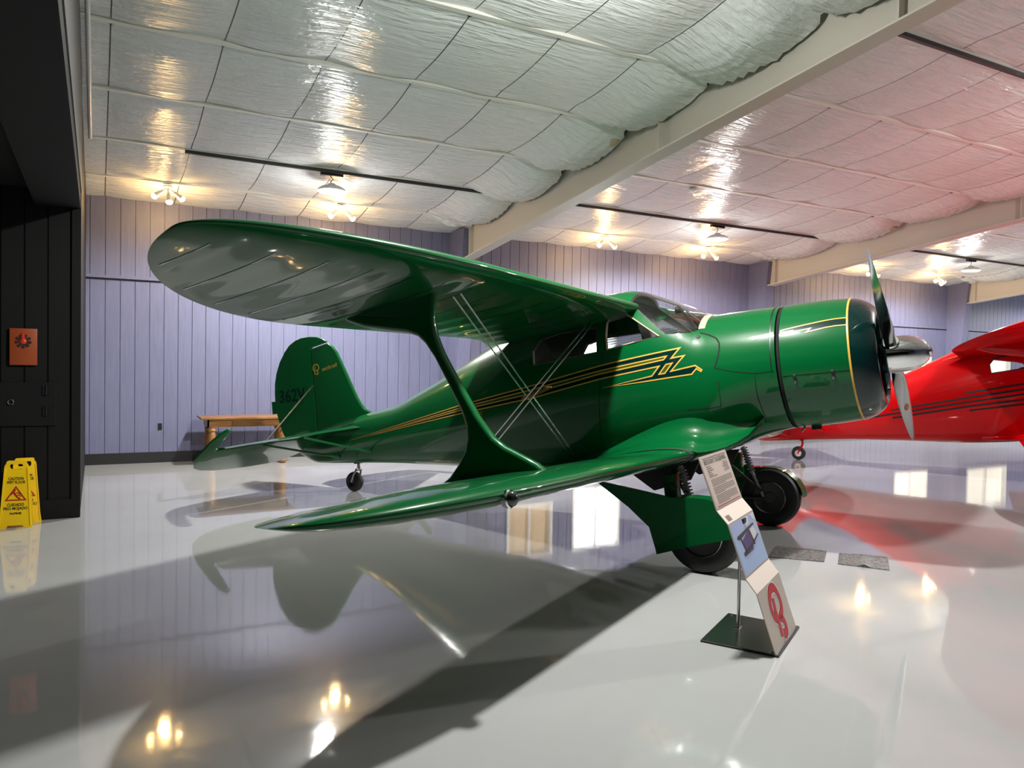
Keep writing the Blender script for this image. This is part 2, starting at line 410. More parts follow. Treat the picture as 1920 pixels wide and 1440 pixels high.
def biplane(pal, loc, label, cat, stripe):
    P, NOSE = pal['paint'], pal['nose']
    R = empty('biplane', loc); R.rotation_euler = Euler((0, -rad(7.976), rad(-60.108)), 'XYZ'); tag(R, label, cat)
    # fuselage with a hollow cabin, windscreen and window openings
    xs = [.62 - .065 * k for k in range(100)]; xs = [x for x in xs if x > -5.85] + [-5.85]
    body = MB().loft([ring(x) for x in xs]).mesh('fuselage', P, smooth=50)
    cav = MB().loft([ring(x, -.035, 48) for x in [-.03 - .12 * k for k in range(18)]]).mesh('cavity', P, 0)
    body = boolean(body, cav)
    cut = MB().prism(WSC, lambda x, z: (x, -1, z), lambda x, z: (x, 1, z)).mesh('c', P, 0); body = boolean(body, cut)
    for W in (W1, W2):
        for s in (-1, 1):
            cut = MB().prism(W, lambda x, z: (x, s * .25, z), lambda x, z: (x, s * 1, z)).mesh('c', P, 0); body = boolean(body, cut)
    body.name = 'fuselage'; body.materials.clear(); body.materials.append(M[P]); body.materials.append(M['brown_cabin'])
    for p in body.polygons:
        c = p.center; p.use_smooth = True; p.material_index = 0
        if -2.4 < c.x < .03 and (abs(c.y) < fy(c.x, c.z) - .012): p.material_index = 1
    body.set_sharp_from_angle(angle=rad(40))
    fus = link('fuselage', body, R)
    # glazing
    rows = []
    for k in range(24):
        x = -.004 - .69 * k / 23; zt, zb, w, n = sec(x); zlo = ws_lo(x) + .004; row = []
        zc = (zt + zb) / 2; h = (zt - zb) / 2 - .006; wv = w - .006
        a0 = math.asin(min(1, max(0, (zlo - zc) / h)) ** (n / 2))
        for j in range(33):
            a = a0 + (pi - 2 * a0) * j / 32; c, s = cos(a), sin(a)
            row.append((x, wv * math.copysign(abs(c) ** (2 / n), c), zc + h * abs(s) ** (2 / n)))
        rows.append(row)
    g = MB().loft(rows, closed=False).obj('windshield', 'clear_glass', R)
    fr = [r[0] for r in rows][::1]
    for s in (0, -1):
        MB().tube([rows[0][16]] + [rows[0][k] for k in (range(16, -1, -2) if s == 0 else range(16, 33, 2))] + [r[s] for r in rows] + [rows[-1][k] for k in (range(0, 17, 2) if s == 0 else range(32, 15, -2))], .011, 6).obj('windshield_frame', P, R)
    for s in (-1, 1):
        for W in (W1, W2):
            wo = decal('side_window', [W], 'clear_glass', R, fy, -.012, s)
            MB().tube([(x, s * (fy(x, z) + .001), z) for x, z in W + W[:2]], .008, 6).obj('window_frame', 'grey_seal' if W is W2 else 'cream', wo)
    # cabin fittings seen through the glazing
    band = []
    for x in (.006, -.022, -.05):
        zt, zb, w, n = sec(x); zc = (zt + zb) / 2; h = (zt - zb) / 2 + .004; a0 = math.asin(min(1, (2.045 - zc) / h) ** (n / 2))
        band.append([(x, (w + .004) * math.copysign(abs(cos(a)) ** (2 / n), cos(a)), zc + h * abs(sin(a)) ** (2 / n)) for a in [a0 + (pi - 2 * a0) * j / 40 for j in range(41)]])
    MB().loft(band, closed=False).obj('windshield_seal', 'cream', R)
    MB().prism([(-.02, 1.98), (-.30, 1.98), (-.34, 1.6), (-.02, 1.6)], lambda x, z: (x, -.5, z), lambda x, z: (x, .5, z)).obj('instrument_panel', 'satin_black', R, bevel=.02)
    for y in (-.27, .27):
        st = MB().prism([(-.75, 1.35), (-1.2, 1.38), (-1.33, 1.95), (-1.25, 1.97), (-1.08, 1.48), (-.75, 1.47)], lambda x, z: (x, y - .2, z), lambda x, z: (x, y + .2, z)).obj('seat', 'leather', R, bevel=.03)
    MB().tube([(-.34, 0, 1.75), (-.55, 0, 1.85), (-.6, -.27, 1.85)], .016, 8).lathe([(-.6, .12), (-.605, .13), (-.62, .13), (-.625, .12)], 'x', (0, -.27, 1.85), 20, closed_prof=True).obj('control_yoke', 'satin_black', R)
    for s in (-1, 1):
        MB().tube([(-.09, s * .34, 2.06), (-.36, 0, 2.34)], .011, 8).obj('cabin_brace', 'satin_black', R)
    MB().tube([(-.10, 0, 2.1), (-.36, 0, 2.345), (-.62, 0, 2.475)], .009, 8).obj('windshield_post', 'satin_black', R)
    MB().lathe([(-.035, .0), (-.03, .035), (.03, .035), (.035, 0)], 'x', (-.36, 0, 2.3), 16).obj('compass', 'satin_black', R)
    # cowling
    MB().lathe([(.655, .535), (.66, .548)] + COWL + [(1.2, .52), (.7, .53), (.64, .515)], 'x', (0, 0, CAX), 72).obj('engine_cowling', P, R)
    nr = MB().lathe(LIP + [(1.25, .36), (1.0, .40), (.95, .40), (.95, .0)], 'x', (0, 0, CAX), 72).obj('cowling_nose', NOSE, R)
    if stripe == 'gold':
        MB().lathe([(1.192, .5325), (1.2, .5345), (1.208, .5325), (1.208, .526), (1.192, .526)], 'x', (0, 0, CAX), 72, closed_prof=True).obj('pinstripe_ring', 'gold', R)
    MB().lathe([(.575, .5575), (.58, .5590), (.59, .5575)], 'x', (0, 0, 1.62), 72).obj('firewall_seam', 'black', R)
    MB().lathe([(.632, .5), (.632, .550), (.655, .550), (.655, .5)], 'x', (0, 0, 1.62), 72).obj('cowl_gap', 'groove_black', R)
    eng = MB().lathe([(.96, .26), (1.1, .26), (1.16, .2), (1.24, .17), (1.30, .1), (1.36, .085)], 'x', (0, 0, CAX), 32).obj('engine', 'dark_metal', R)
    cyl = []
    for k in range(9):
        a = 2 * pi * k / 9 + .2; d = Vector((0, cos(a), sin(a))); mb = MB()
        t = Vector((0, -sin(a), cos(a))); rings = []
        for i in range(15):
            r_ = .2 + .012 * i; w = .062 if i % 2 else .054
            rings.append([Vector((1.12, 0, CAX)) + d * r_ + (Vector((1, 0, 0)) * cos(2 * pi * j / 14) + t * sin(2 * pi * j / 14)) * w for j in range(14)])
        mb.loft(rings)
        mb.tube([Vector((1.24, 0, CAX)) + d * .16 + t * .03, Vector((1.215, 0, CAX)) + d * .36 + t * .04], .008, 6)
        mb.obj('cylinder', 'engine_black', eng, smooth=30)
    # propeller
    HX = 1.47
    pr = MB().lathe([(1.385, .05), (1.385, .142), (1.395, .152), (1.43, .155), (1.55, .155), (1.60, .150), (1.66, .130), (1.71, .100), (1.735, .072), (1.745, .045), (1.76, .04), (1.765, .02), (1.766, 0.)], 'x', (0, 0, CAX), 48).obj('propeller', 'chrome', R, smooth=30)
    PA = rad(49.8)
    for s in (1, -1):
        d = Vector((0, -sin(PA), cos(PA))) * s; t = Vector((1, 0, 0)).cross(d); rings = []
        for r_, ch, th, tw in ((.10, .095, .095, 70), (.20, .092, .09, 70), (.26, .10, .075, 66), (.34, .125, .05, 58), (.45, .135, .034, 50), (.6, .146, .024, 42), (.8, .143, .017, 34), (1.0, .122, .012, 27), (1.13, .09, .009, 23), (1.19, .062, .006, 21), (1.222, .03, .004, 20)):
            w = rad(tw); ax = t * cos(w) + Vector((1, 0, 0)) * sin(w); nn = ax.cross(d)
            rings.append([Vector((HX, 0, CAX)) + d * r_ + ax * (ch / 2 * cos(2 * pi * k / 20)) + nn * (th / 2 * sin(2 * pi * k / 20)) for k in range(20)])
        MB().loft(rings).obj('blade', 'steel', pr, smooth=60)
        rings = []
        for r_, rr in ((.145, .066), (.158, .072), (.172, .066)):
            rings.append([Vector((HX, 0, CAX)) + d * r_ + (Vector((1, 0, 0)) * cos(2 * pi * k / 24) + t * sin(2 * pi * k / 24)) * rr for k in range(24)])
        MB().loft(rings).obj('blade_collar', 'chrome', pr)
        if s < 0:
            w = rad(36); ax = t * cos(w) + Vector((1, 0, 0)) * sin(w); nn = ax.cross(d)
            for f in (1, -1):
                o = Vector((HX, 0, CAX)) + d * .72 + nn * f * .0115
                MB().add([o + ax * (.026 * cos(2 * pi * k / 20)) + d * (.045 * sin(2 * pi * k / 20)) for k in range(20)], [tuple(range(20))]).obj('blade_badge', 'copper', pr, smooth=0)
    # wings, struts, wires
    for s in (-1, 1):
        uw = wing('upper', s, P, R)
        if s < 0 and stripe == 'gold':
            y = .95
            while y < 4.8:
                tip, LE, TE, ZL, ZT = wing_geo('upper'); x0, x1 = LE(y) - .22, TE(y) + .08
                pts = [(x0 + (x1 - x0) * k / 12) for k in range(13)]
                a = [(x, s * (y - .006), wing_low('upper', x, y) - .0016) for x in pts]; b = [(x, s * (y + .006), wing_low('upper', x, y) - .0016) for x in pts]
                MB().loft([a, b], closed=False).obj('rib_tape', 'teal', uw); y += .32
        lw = wing('lower', s, P, R)
        MB().loft([wing_ring('lower', s, y, .004) for y in (.975, 1.02, 1.06, 1.09)], caps=False).obj('root_seal', 'grey_seal', lw)
        # root fillet
        rows = []
        for k in range(34):
            x = .44 - 2.39 * k / 33
            zbx = sec(x)[1]
            if x > -.03:
                e = math.sqrt(max(0, 1 - ((x + .03) / .47) ** 2)); zf = zbx + .16
                ye = fy(x, zf) * (1 - e) + .98 * e; ze = zf * (1 - e) + wing_top('lower', -.035, .98) * e; zl = (zbx + .11) * (1 - e) + (wing_low('lower', -.035, .98) - .004) * e
            else:
                e = 1.; ye = .98; ze = wing_top('lower', max(x, -1.46), .98) + .003; zl = wing_low('lower', max(x, -1.46), .98) - .003
                if x < -1.2: tp = max(0, (x + 1.95) / .75); tp = tp * tp * (3 - 2 * tp); ye = .98 * tp + (fy(x, ze) + .004) * (1 - tp)
            f = math.exp(-((x + .12) / .72) ** 2); zs = ze + (.05 + .20 * f) * (.12 + .88 * e); y0 = fy(x, zs) - .004; row = []
            for j in range(9):
                t = j / 8; row.append((x, s * ((1 - t) ** 2 * y0 + 2 * t * (1 - t) * (y0 + .02 * e) + t * t * ye), (1 - t) ** 2 * zs + 2 * t * (1 - t) * (ze + .012) + t * t * ze))
            row.append((x, s * (ye - .005 * e), (ze + zl) / 2)); row.append((x, s * (ye - .03 * e), zl))
            zi = max(zl, zbx + .09) if x > -.1 else min(zl, zbx + .05); row.append((x, s * ((fy(x, zi) - .012) if x > -.1 else (.42 if x > -1.3 else min(.42, fy(x, zi)))), zi))
            rows.append(row)
        MB().loft(rows, closed=False).obj('wing_fillet', P, R, smooth=50)
        # interplane strut
        F = [(-.95, 2.43), (-1.0, 2.34), (-1.03, 2.22), (-1.044, 2.128), (-1.029, 2.015), (-.985, 1.89), (-.93, 1.78), (-.84, 1.61), (-.75, 1.44), (-.69, 1.355), (-.64, 1.288), (-.56, 1.225), (-.447, 1.165), (-.33, 1.10), (-.24, 1.02), (-.24, .97),
             (-1.2, .95), (-1.13, .985), (-1.02, 1.05), (-.93, 1.14), (-.87, 1.22), (-.845, 1.30), (-.845, 1.38), (-.875, 1.485), (-.96, 1.67), (-1.056, 1.87), (-1.12, 1.97), (-1.18, 2.03), (-1.27, 2.068), (-1.45, 2.11), (-1.66, 2.163), (-1.80, 2.22), (-1.87, 2.26), (-1.88, 2.30)]
        MB().prism(F, lambda x, z: (x, s * 3.02, z), lambda x, z: (x, s * 3.10, z)).obj('interplane_strut', P, R, bevel=.032, bseg=3, smooth=45)
        mid = Vector((-.93, s * 1.9, 1.60))
        for dx in (0, .075):
            for a, b in (((-1.0 + dx, 2.95, 2.36), (-1.27 + dx * .6, .78, .95)), ((-.97 + dx * .8, .62, 2.31), (-.73 + dx * .8, 2.98, 1.27))):
                MB().tube([(a[0], s * a[1], a[2]), (b[0], s * b[1], b[2])], .0075, 6, .6).obj('flying_wire', 'steel', R)
        MB().tube([(-1.10, s * 1.9, 1.555), (-1.04, s * 1.9, 1.57), (-.93, s * 1.9, 1.60), (-.86, s * 1.9, 1.615), (-.82, s * 1.9, 1.62)], [.008, .018, .022, .016, .006], 10).obj('wire_spreader', 'copper', R)
    if stripe == 'gold':
        ln = MB().lathe([(-.02, .045), (.012, .05), (.02, .044)], 'x', (-.045, -3.9, .985), 24)
        lo = ln.obj('landing_light', 'chrome', R)
        MB().lathe([(.0, .043), (.025, .038), (.042, .022), (.047, 0)], 'x', (-.032, -3.9, .985), 24).obj('lens', 'lamp_glass_dark', lo)
    # tail
    FIN = [(-4.36, 1.58), (-4.45, 1.66), (-4.56, 1.71), (-4.62, 1.78), (-4.68, 1.88), (-4.82, 2.19), (-4.96, 2.49), (-5.03, 2.575), (-5.10, 2.625), (-5.40, 2.585), (-5.40, 1.3)]
    RUD = [(-5.41, 1.15), (-5.41, 2.60), (-5.11, 2.64), (-5.18, 2.69), (-5.28, 2.73), (-5.43, 2.757), (-5.57, 2.758), (-5.69, 2.738), (-5.81, 2.69), (-5.91, 2.61), (-6.02, 2.49), (-6.107, 2.34), (-6.155, 2.2), (-6.175, 2.055), (-6.177, 1.9), (-6.158, 1.76), (-6.12, 1.63), (-6.074, 1.5), (-5.99, 1.37), (-5.87, 1.26), (-5.7, 1.18)]
    fin = MB().prism(FIN, lambda x, z: (x, -.032, z), lambda x, z: (x, .032, z)).obj('tail_fin', P, R, bevel=.02, bseg=3)
    rud = MB().prism(RUD, lambda x, z: (x, -.026, z), lambda x, z: (x, .026, z)).obj('rudder', P, R, bevel=.018, bseg=3)
    MB().box((-6.26, -.008, 1.79), (-6.15, .008, 1.96)).obj('trim_tab', P, rud, smooth=0)
    if stripe == 'gold':
        mb = MB(); mb2 = MB()
        [mb2.add([(-5.385 + (p[0] - .18) * .46, -.0335, 2.225 + p[1] * .46) for p in qd], [tuple(range(4))]) for P_ in (LB, SM) for qd in ribbon2d(smooth_pts(P_), .026)]
        place_text(mb, 'eechcraft', .075, (-5.09, -.0335, 2.305), Vector((1, 0, .12)).normalized(), Vector((-.12, 0, 1)).normalized(), shear=.45)
        mb.obj('maker_script', 'gold', fin, smooth=0); mb2.obj('maker_initial', 'gold', fin, smooth=0)
        mb = MB(); place_text(mb, '362V', .24, (-5.83, -.0275, 2.0), (1, 0, 0), (0, 0, 1), bold=.004); mb.obj('registration', 'teal', rud, smooth=0)
    for s in (-1, 1):
        L3 = lambda x, y, z: (x, s * y, z)
        root = [L3(-4.42, .12, 1.49), L3(-4.60, .12, 1.52), L3(-4.9, .12, 1.505), L3(-5.23, .12, 1.465), L3(-5.23, .12, 1.44), L3(-4.9, .12, 1.455), L3(-4.60, .12, 1.47)]
        tip = [L3(-5.08, 1.72, 1.392), L3(-5.11, 1.72, 1.400), L3(-5.16, 1.72, 1.402), L3(-5.23, 1.72, 1.398), L3(-5.23, 1.72, 1.382), L3(-5.16, 1.72, 1.38), L3(-5.11, 1.72, 1.385)]
        rows = [[tuple(a[i] + (b[i] - a[i]) * t for i in range(3)) for a, b in zip(root, tip)] for t in [k / 10 for k in range(11)]]
        MB().loft(rows).obj('stabilizer', P, R, smooth=50)
        EP = [(0, .16), (-.40, .22), (-.50, .38), (-.535, .6), (-.53, .9), (-.51, 1.2), (-.47, 1.5), (-.41, 1.7), (-.34, 1.82), (-.22, 1.89), (-.05, 1.915), (.2, 1.905), (.36, 1.87), (.42, 1.82), (.41, 1.77), (.02, 1.745), (0, 1.74)]
        dr = rad(30)
        def E(x, y, h): return (-5.25 + x * cos(dr) - h * sin(dr), s * y, 1.452 - .04 * y + x * sin(dr) + h * cos(dr))
        MB().prism(EP, lambda x, y: E(x, y, -.018), lambda x, y: E(x, y, .018)).obj('elevator', P, R, bevel=.012, bseg=2)
        MB().tube([L3(-5.414, .02, 2.106), L3(-5.27, 1.0, 1.425)], .009, 6).obj('brace_wire', 'steel', R)
        MB().tube([L3(-4.62, 1.0, 1.42), L3(-4.31, .2, 1.16)], .013, 8).obj('tail_strut', P, R)
        MB().tube([L3(-5.2, 1.1, 1.385), L3(-4.95, .12, 1.13)], .013, 8).obj('tail_strut', P, R)
    # tail wheel
    tw = empty('tail_wheel', (-4.851, 0, .806)); tw.parent = R
    MB().lathe([(-.045, .06), (-.05, .085), (-.045, .108), (-.025, .121), (0, .125), (.025, .121), (.045, .108), (.05, .085), (.045, .06)], 'y', n=32, closed_prof=True).obj('tire', 'rubber', tw)
    MB().lathe([(-.04, 0), (-.042, .02), (-.032, .03), (-.036, .062), (-.02, .065), (.02, .065), (.036, .062), (.032, .03), (.042, .02), (.04, 0)], 'y', n=24).obj('hub', pal['tailhub'], tw)
    fk = MB()
    for s in (-1, 1): fk.tube([(0, s * .062, 0), (.05, s * .064, .09), (.085, s * .04, .15)], .013, 8)
    fk.tube([(.085, -.045, .15), (.085, .045, .15)], .018, 8).tube([(.085, 0, .14), (.095, 0, .27)], .02, 10).obj('fork', pal['fork'], tw)
    MB().box((-.06, -.03, .24), (.12, .03, .275)).box((.055, -.05, .225), (.13, .05, .25)).obj('pivot', 'black', tw, bevel=.006)
    # main gear
    for s in (-1, 1):
        wh = empty('main_wheel', (.036, s * 1.125, .304)); wh.parent = R
        MB().lathe([(-.085, .17), (-.10, .21), (-.105, .25), (-.09, .288), (-.05, .303), (-.045, .299), (-.04, .305), (0, .308), (.04, .305), (.045, .299), (.05, .303), (.09, .288), (.105, .25), (.10, .21), (.085, .17)], 'y', n=56, closed_prof=True).obj('tire', 'rubber', wh)
        hb = MB().lathe([(-.075, 0), (-.075, .05), (-.06, .06), (-.07, .14), (-.085, .165), (-.08, .175), (.08, .175), (.085, .165), (.07, .14), (.06, .06), (.075, .05), (.075, 0)], 'y', n=40).obj('hub', 'hub_grey', wh)
        for q in (-1, 1): MB().lathe([(q * .084, .158), (q * .094, .166), (q * .086, .174)], 'y', n=40, closed_prof=True).obj('rim', 'steel', hb)
        ic = -s
        MB().lathe([(ic * .078, 0), (ic * .082, .03), (ic * .078, .035)], 'y', (-.05, 0, -.085), 20).obj('hub_cap', 'dark_metal', wh)
        DOOR = [(-.84, .80), (-.62, .745), (-.40, .69), (-.155, .625), (-.07, .622), (.02, .62), (.14, .603), (.245, .55), (.33, .46), (.37, .375), (.38, .30), (.0, .24), (-.345, .165), (-.35, .21), (-.385, .39), (-.55, .56)]
        gd = MB().prism(DOOR, lambda x, z: (x, s * 1.235, z), lambda x, z: (x, s * 1.262, z))
        rim = [(-.155, .625), (-.07, .627), (.02, .62), (.14, .603), (.245, .55), (.33, .46), (.37, .375), (.38, .30)]
        gd.loft([[(x, s * 1.25, z), (x, s * 1.25, z - .02), (x - .01, s * 1.09, z - .015), (x - .01, s * 1.09, z + .003)] for x, z in rim])
        gd.obj('gear_fairing', P, R, bevel=0, smooth=40)
        MB().box((-.30, s * 1.0 - .06, .55), (-.19, s * 1.0 + .06, .80)).obj('oleo_cover', P, R, bevel=.01)
        ol = MB().tube([(-.16, s * .98, .86), (-.10, s * 1.0, .58)], .022, 12).tube([(-.1, s * 1.0, .6), (-.01, s * 1.03, .30)], .016, 10).obj('oleo_leg', 'oleo_steel', R)
        cs = MB(); pts = []
        for k in range(91):
            t = k / 90; a = 2 * pi * 9 * t; c = Vector((-.155, s * .98, .85)).lerp(Vector((-.10, s * 1.0, .60)), t)
            pts.append(c + Vector((cos(a) * .036, sin(a) * .036, 0)))
        cs.tube(pts, .007, 6).obj('coil_spring', 'steel', ol)
        MB().tube([(-.42, s * .85, .45), (-.25, s * .95, .33), (.0, s * 1.03, .30)], .02, 8).obj('drag_link', 'dark_metal', R)
        MB().tube([(-.33, s * .72, .80), (-.02, s * 1.0, .38)], .014, 8).obj('retract_arm', 'engine_black', R)
        MB().prism([(-.85, .86), (-.1, .86), (-.2, .70), (-.55, .62)], lambda x, z: (x, s * .62, z), lambda x, z: (x, s * .66, z)).obj('wheel_well_door', 'satin_black', R, bevel=.006)
    # under the nose
    MB().tube([(.80, -.06, 1.09), (.80, -.06, 1.04)], .045, 12).obj('exhaust_outlet', 'black', R)
    MB().tube([(.72, -.1, 1.10), (.70, -.12, 1.05), (.68, -.14, 1.03)], .008, 8).obj('drain_tube', 'steel', R)
    if stripe == 'gold':
        for s in (-1, 1):
            decal('side_stripe', [[OUT, SLOT, SLOT2]], 'teal', R, fy, .0016, s)
            sp = decal('stripe_infill', [[p for p in SLOT if p[0] > -1.2], SLOT2], 'olive', R, fy, .0015, s)
            lines('pinstripe', [OUT], .0125, 'gold', R, fy, .0026, s, True)
            lines('pinstripe', [SLOT], .0115, 'gold', R, fy, .0026, s, True); lines('pinstripe', [SLOT2], .0115, 'gold', R, fy, .0026, s, True)
            CT = [(.67, 1.918), (.703, 1.926), (.88, 1.945), (1.033, 1.958), (1.112, 1.961), (1.197, 1.957)]
            CB = [(.67, 1.905), (.704, 1.905), (.768, 1.909), (.749, 1.893), (.776, 1.895), (.917, 1.908), (.884, 1.878), (1.034, 1.897), (1.112, 1.9), (1.197, 1.896)]
            decal('cowl_stripe', [CT + CB[::-1]], 'teal', R, cy, .002, s)
            lines('pinstripe', [CT], .009, 'gold', R, cy, .0032, s); lines('pinstripe', [CB], .009, 'gold', R, cy, .0032, s)
            NS = [(.453, 1.876), (.476, 1.896), (.545, 1.906), (.61, 1.912), (.61, 1.898), (.546, 1.889)]
            decal('nose_stripe', [NS], 'teal', R, fy, .0022, s); lines('pinstripe', [NS], .008, 'gold', R, fy, .0032, s, True)
    else:
        for pl, w in stripe:
            for s in (-1, 1): lines('side_stripe', [pl], w, 'black', R, fy, .002, s)
    for s in (-1, 1):
        lines('panel_seam', [[(-.03, 2.006), (.057, 1.973), (.123, 1.934), (.152, 1.89), (.156, 1.84), (.142, 1.758), (.108, 1.667)]], .012, 'groove_black', R, fy, .0012, s)
        lines('panel_seam', [[(.108, 1.667), (.265, 1.616), (.441, 1.581), (.60, 1.582)]], .006, 'groove_black', R, fy, .0012, s)
        lines('panel_seam', [[(.441, 1.581), (.434, 1.397), (.444, 1.25), (.465, 1.14)]], .006, 'groove_black', R, fy, .0012, s)
        lines('panel_seam', [[(.129, 1.552), (.126, 1.429), (.12, 1.325), (.015, 1.317), (-.175, 1.321)]], .006, 'groove_black', R, fy, .0012, s)
        lines('door_seam', [[(-.93, 1.94), (-1.085, 1.058)]], .006, 'groove_black', R, fy, .0012, s)
        lines('cowl_seam', [[(.67, 1.528), (1.0, 1.52), (1.19, 1.519)]], .006, 'groove_black', R, cy, .0012, s)
        for x, z in ((.760, 1.497), (1.060, 1.50)):
            MB().box((x - .012, s * (cy(x, z) + .007) - .007, z - .038), (x + .012, s * (cy(x, z) + .007) + .007, z + .038)).obj('cowl_latch', 'steel', R, bevel=.005)
    return R
# ------------------------------------------------------------------ room
WY, X0, X1, Y0R = 13.3, -7.5, 33., -11.0
def roof(y): return 4.15 + .105 * (WY - y)
# floor
o = MB().box((X0, Y0R, -.12), (X1, WY + .25, 0)).obj('floor', 'epoxy', smooth=0); struct(o)
# back wall: vertical boards with grooves, split by a ledge
def boards(mb, x0, x1, z0, z1, phase=-.096, pitch=.2054, gw=.011, gd=.012, y=WY):
    pts = []; k = math.ceil((x0 - phase) / pitch); pts.append((x0, y))
    while phase + k * pitch < x1 - .02:
        g = phase + k * pitch
        if g > x0 + .02: pts += [(g - gw / 2, y), (g - gw / 2 + .003, y + gd), (g + gw / 2 - .003, y + gd), (g + gw / 2, y)]
        k += 1
    pts.append((x1, y))
    n = len(pts); vs = [(a, b, z0) for a, b in pts] + [(a, b, z1) for a, b in pts]
    mb.add(vs, [(i, i + 1, i + 1 + n, i + n) for i in range(n - 1)])
WIN = [(8.70, 9.80, .93, 2.12, 'window_light'), (7.18, 8.12, 1.18, 2.16, 'tan_blind'), (19.02, 20.36, 1.14, 2.02, 'blind_light'), (22.3, 24.2, 1.2, 2.3, 'blind_light')]
mb = MB(); xs = [X0]
for a, b2, z0, z1, m_ in sorted(WIN): xs += [a, b2]
xs.append(X1); W_ = sorted(WIN)
for i in range(0, len(xs) - 1):
    if i % 2 == 0: boards(mb, xs[i], xs[i + 1], 0, 2.84)
    else:
        w_ = W_[(i - 1) // 2]; boards(mb, xs[i], xs[i + 1], 0, w_[2]); boards(mb, xs[i], xs[i + 1], w_[3], 2.84)
boards(mb, X0, X1, 2.84, 4.35)
mb.add([(X0, WY + .2, 0), (X1, WY + .2, 0), (X1, WY + .2, 4.6), (X0, WY + .2, 4.6)], [(3, 2, 1, 0)])
struct(mb.obj('wall_back', 'wall_paint', smooth=0))
struct(MB().box((-.15, WY - .02, 2.855), (X1, WY + .02, 2.905)).obj('trim_1', 'wall_paint', smooth=0))
struct(MB().box((-.15, WY - .012, 2.83), (X1, WY + .02, 2.85)).obj('trim_2', 'groove_black', smooth=0))
struct(MB().box((-.15, WY - .015, 0), (X1, WY + .02, .168)).obj('baseboard_back', 'baseboard_black', smooth=0))
for i, (a, b2, z0, z1, m_) in enumerate(WIN):
    w = MB()
    for lo, hi in (((a - .05, WY - .025, z0 - .05), (b2 + .05, WY + .06, z0)), ((a - .05, WY - .025, z1), (b2 + .05, WY + .06, z1 + .05)), ((a - .05, WY - .025, z0), (a, WY + .06, z1)), ((b2, WY - .025, z0), (b2 + .05, WY + .06, z1)), (((a + b2) / 2 - .02, WY + .01, z0), ((a + b2) / 2 + .02, WY + .05, z1))):
        w.box(lo, hi)
    wo = struct(w.obj('window_%d' % (i + 1), 'white_paint', smooth=0))
    MB().box((a, WY + .06, z0), (b2, WY + .075, z1)).obj('pane', m_, wo, smooth=0)
# side and front walls of the hangar
def wall_poly(name, pts, m_): return struct(MB().add(pts, [tuple(range(len(pts)))]).obj(name, m_, smooth=0))
wall_poly('wall_right', [(X1, Y0R, 0), (X1, WY, 0), (X1, WY, roof(WY)), (X1, Y0R, roof(Y0R))], 'wall_paint')
wall_poly('wall_front', [(X0, Y0R, 0), (X1, Y0R, 0), (X1, Y0R, roof(Y0R)), (X0, Y0R, roof(Y0R))], 'wall_paint')
mat('fascia_grey', (.06, .06, .06), .6)
# left: dark annex with a low soffit; its front face stands at y = 9.05
SZ = 3.33
struct(MB().box((-.22, 9.1, 0), (-.15, WY, roof(9.05) + .1)).obj('wall_left', 'dark_paint', smooth=0))
struct(MB().box((-.26, Y0R, SZ), (-.14, 9.05, roof(Y0R) + .1)).obj('wall_left_upper', 'fascia_grey', smooth=0))
mb = MB(); xa = -.15
boards(mb, X0, -.20, .20, SZ + .05, phase=-.236, pitch=.2005, gw=.016, gd=.012, y=9.06)
mb.add([(X0, 9.045, 0), (-.15, 9.045, 0), (-.15, 9.045, .2), (X0, 9.045, .2), (X0, 9.06, .2), (-.15, 9.06, .2)], [(0, 1, 2, 3), (3, 2, 5, 4)])
mb.box((-.225, 9.045, .2), (-.145, 9.10, SZ + .05)).box((X0, 9.075, 0), (-.145, 9.12, SZ + .05))
struct(mb.obj('wall_annex', 'dark_paint', smooth=0))
struct(MB().box((X0, Y0R, SZ), (-.26, 9.1, SZ + .08)).box((-.55, Y0R, SZ - .16), (-.15, 9.05, SZ)).obj('ceiling_annex', 'soffit_paint', smooth=0))
wall_poly('wall_annex_side', [(X0, Y0R, 0), (X0, 9.1, 0), (X0, 9.1, SZ), (X0, Y0R, SZ)], 'soffit_paint')
# hatch on the annex wall
d = struct(MB().box((X0 + 6., 9.040, .955), (-.36, 9.05, 1.39)).obj('door_1', 'dark_paint', smooth=0, bevel=.004))
for z in (1.10, 1.31): MB().box((-.48, 9.030, z - .045), (-.455, 9.041, z + .045)).box((-.44, 9.030, z - .045), (-.415, 9.041, z + .045)).tube([(-.447, 9.03, z - .05), (-.447, 9.03, z + .05)], .008, 8).obj('hinge', 'dark_metal', d)
MB().lathe([(-.005, .024), (0, .029), (.005, .024), (0, .019)], 'y', (-.748, 9.03, 1.195), 24, closed_prof=True).tube([(-.748, 9.04, 1.22), (-.748, 9.025, 1.222)], .006, 8).obj('handle', 'steel', d)

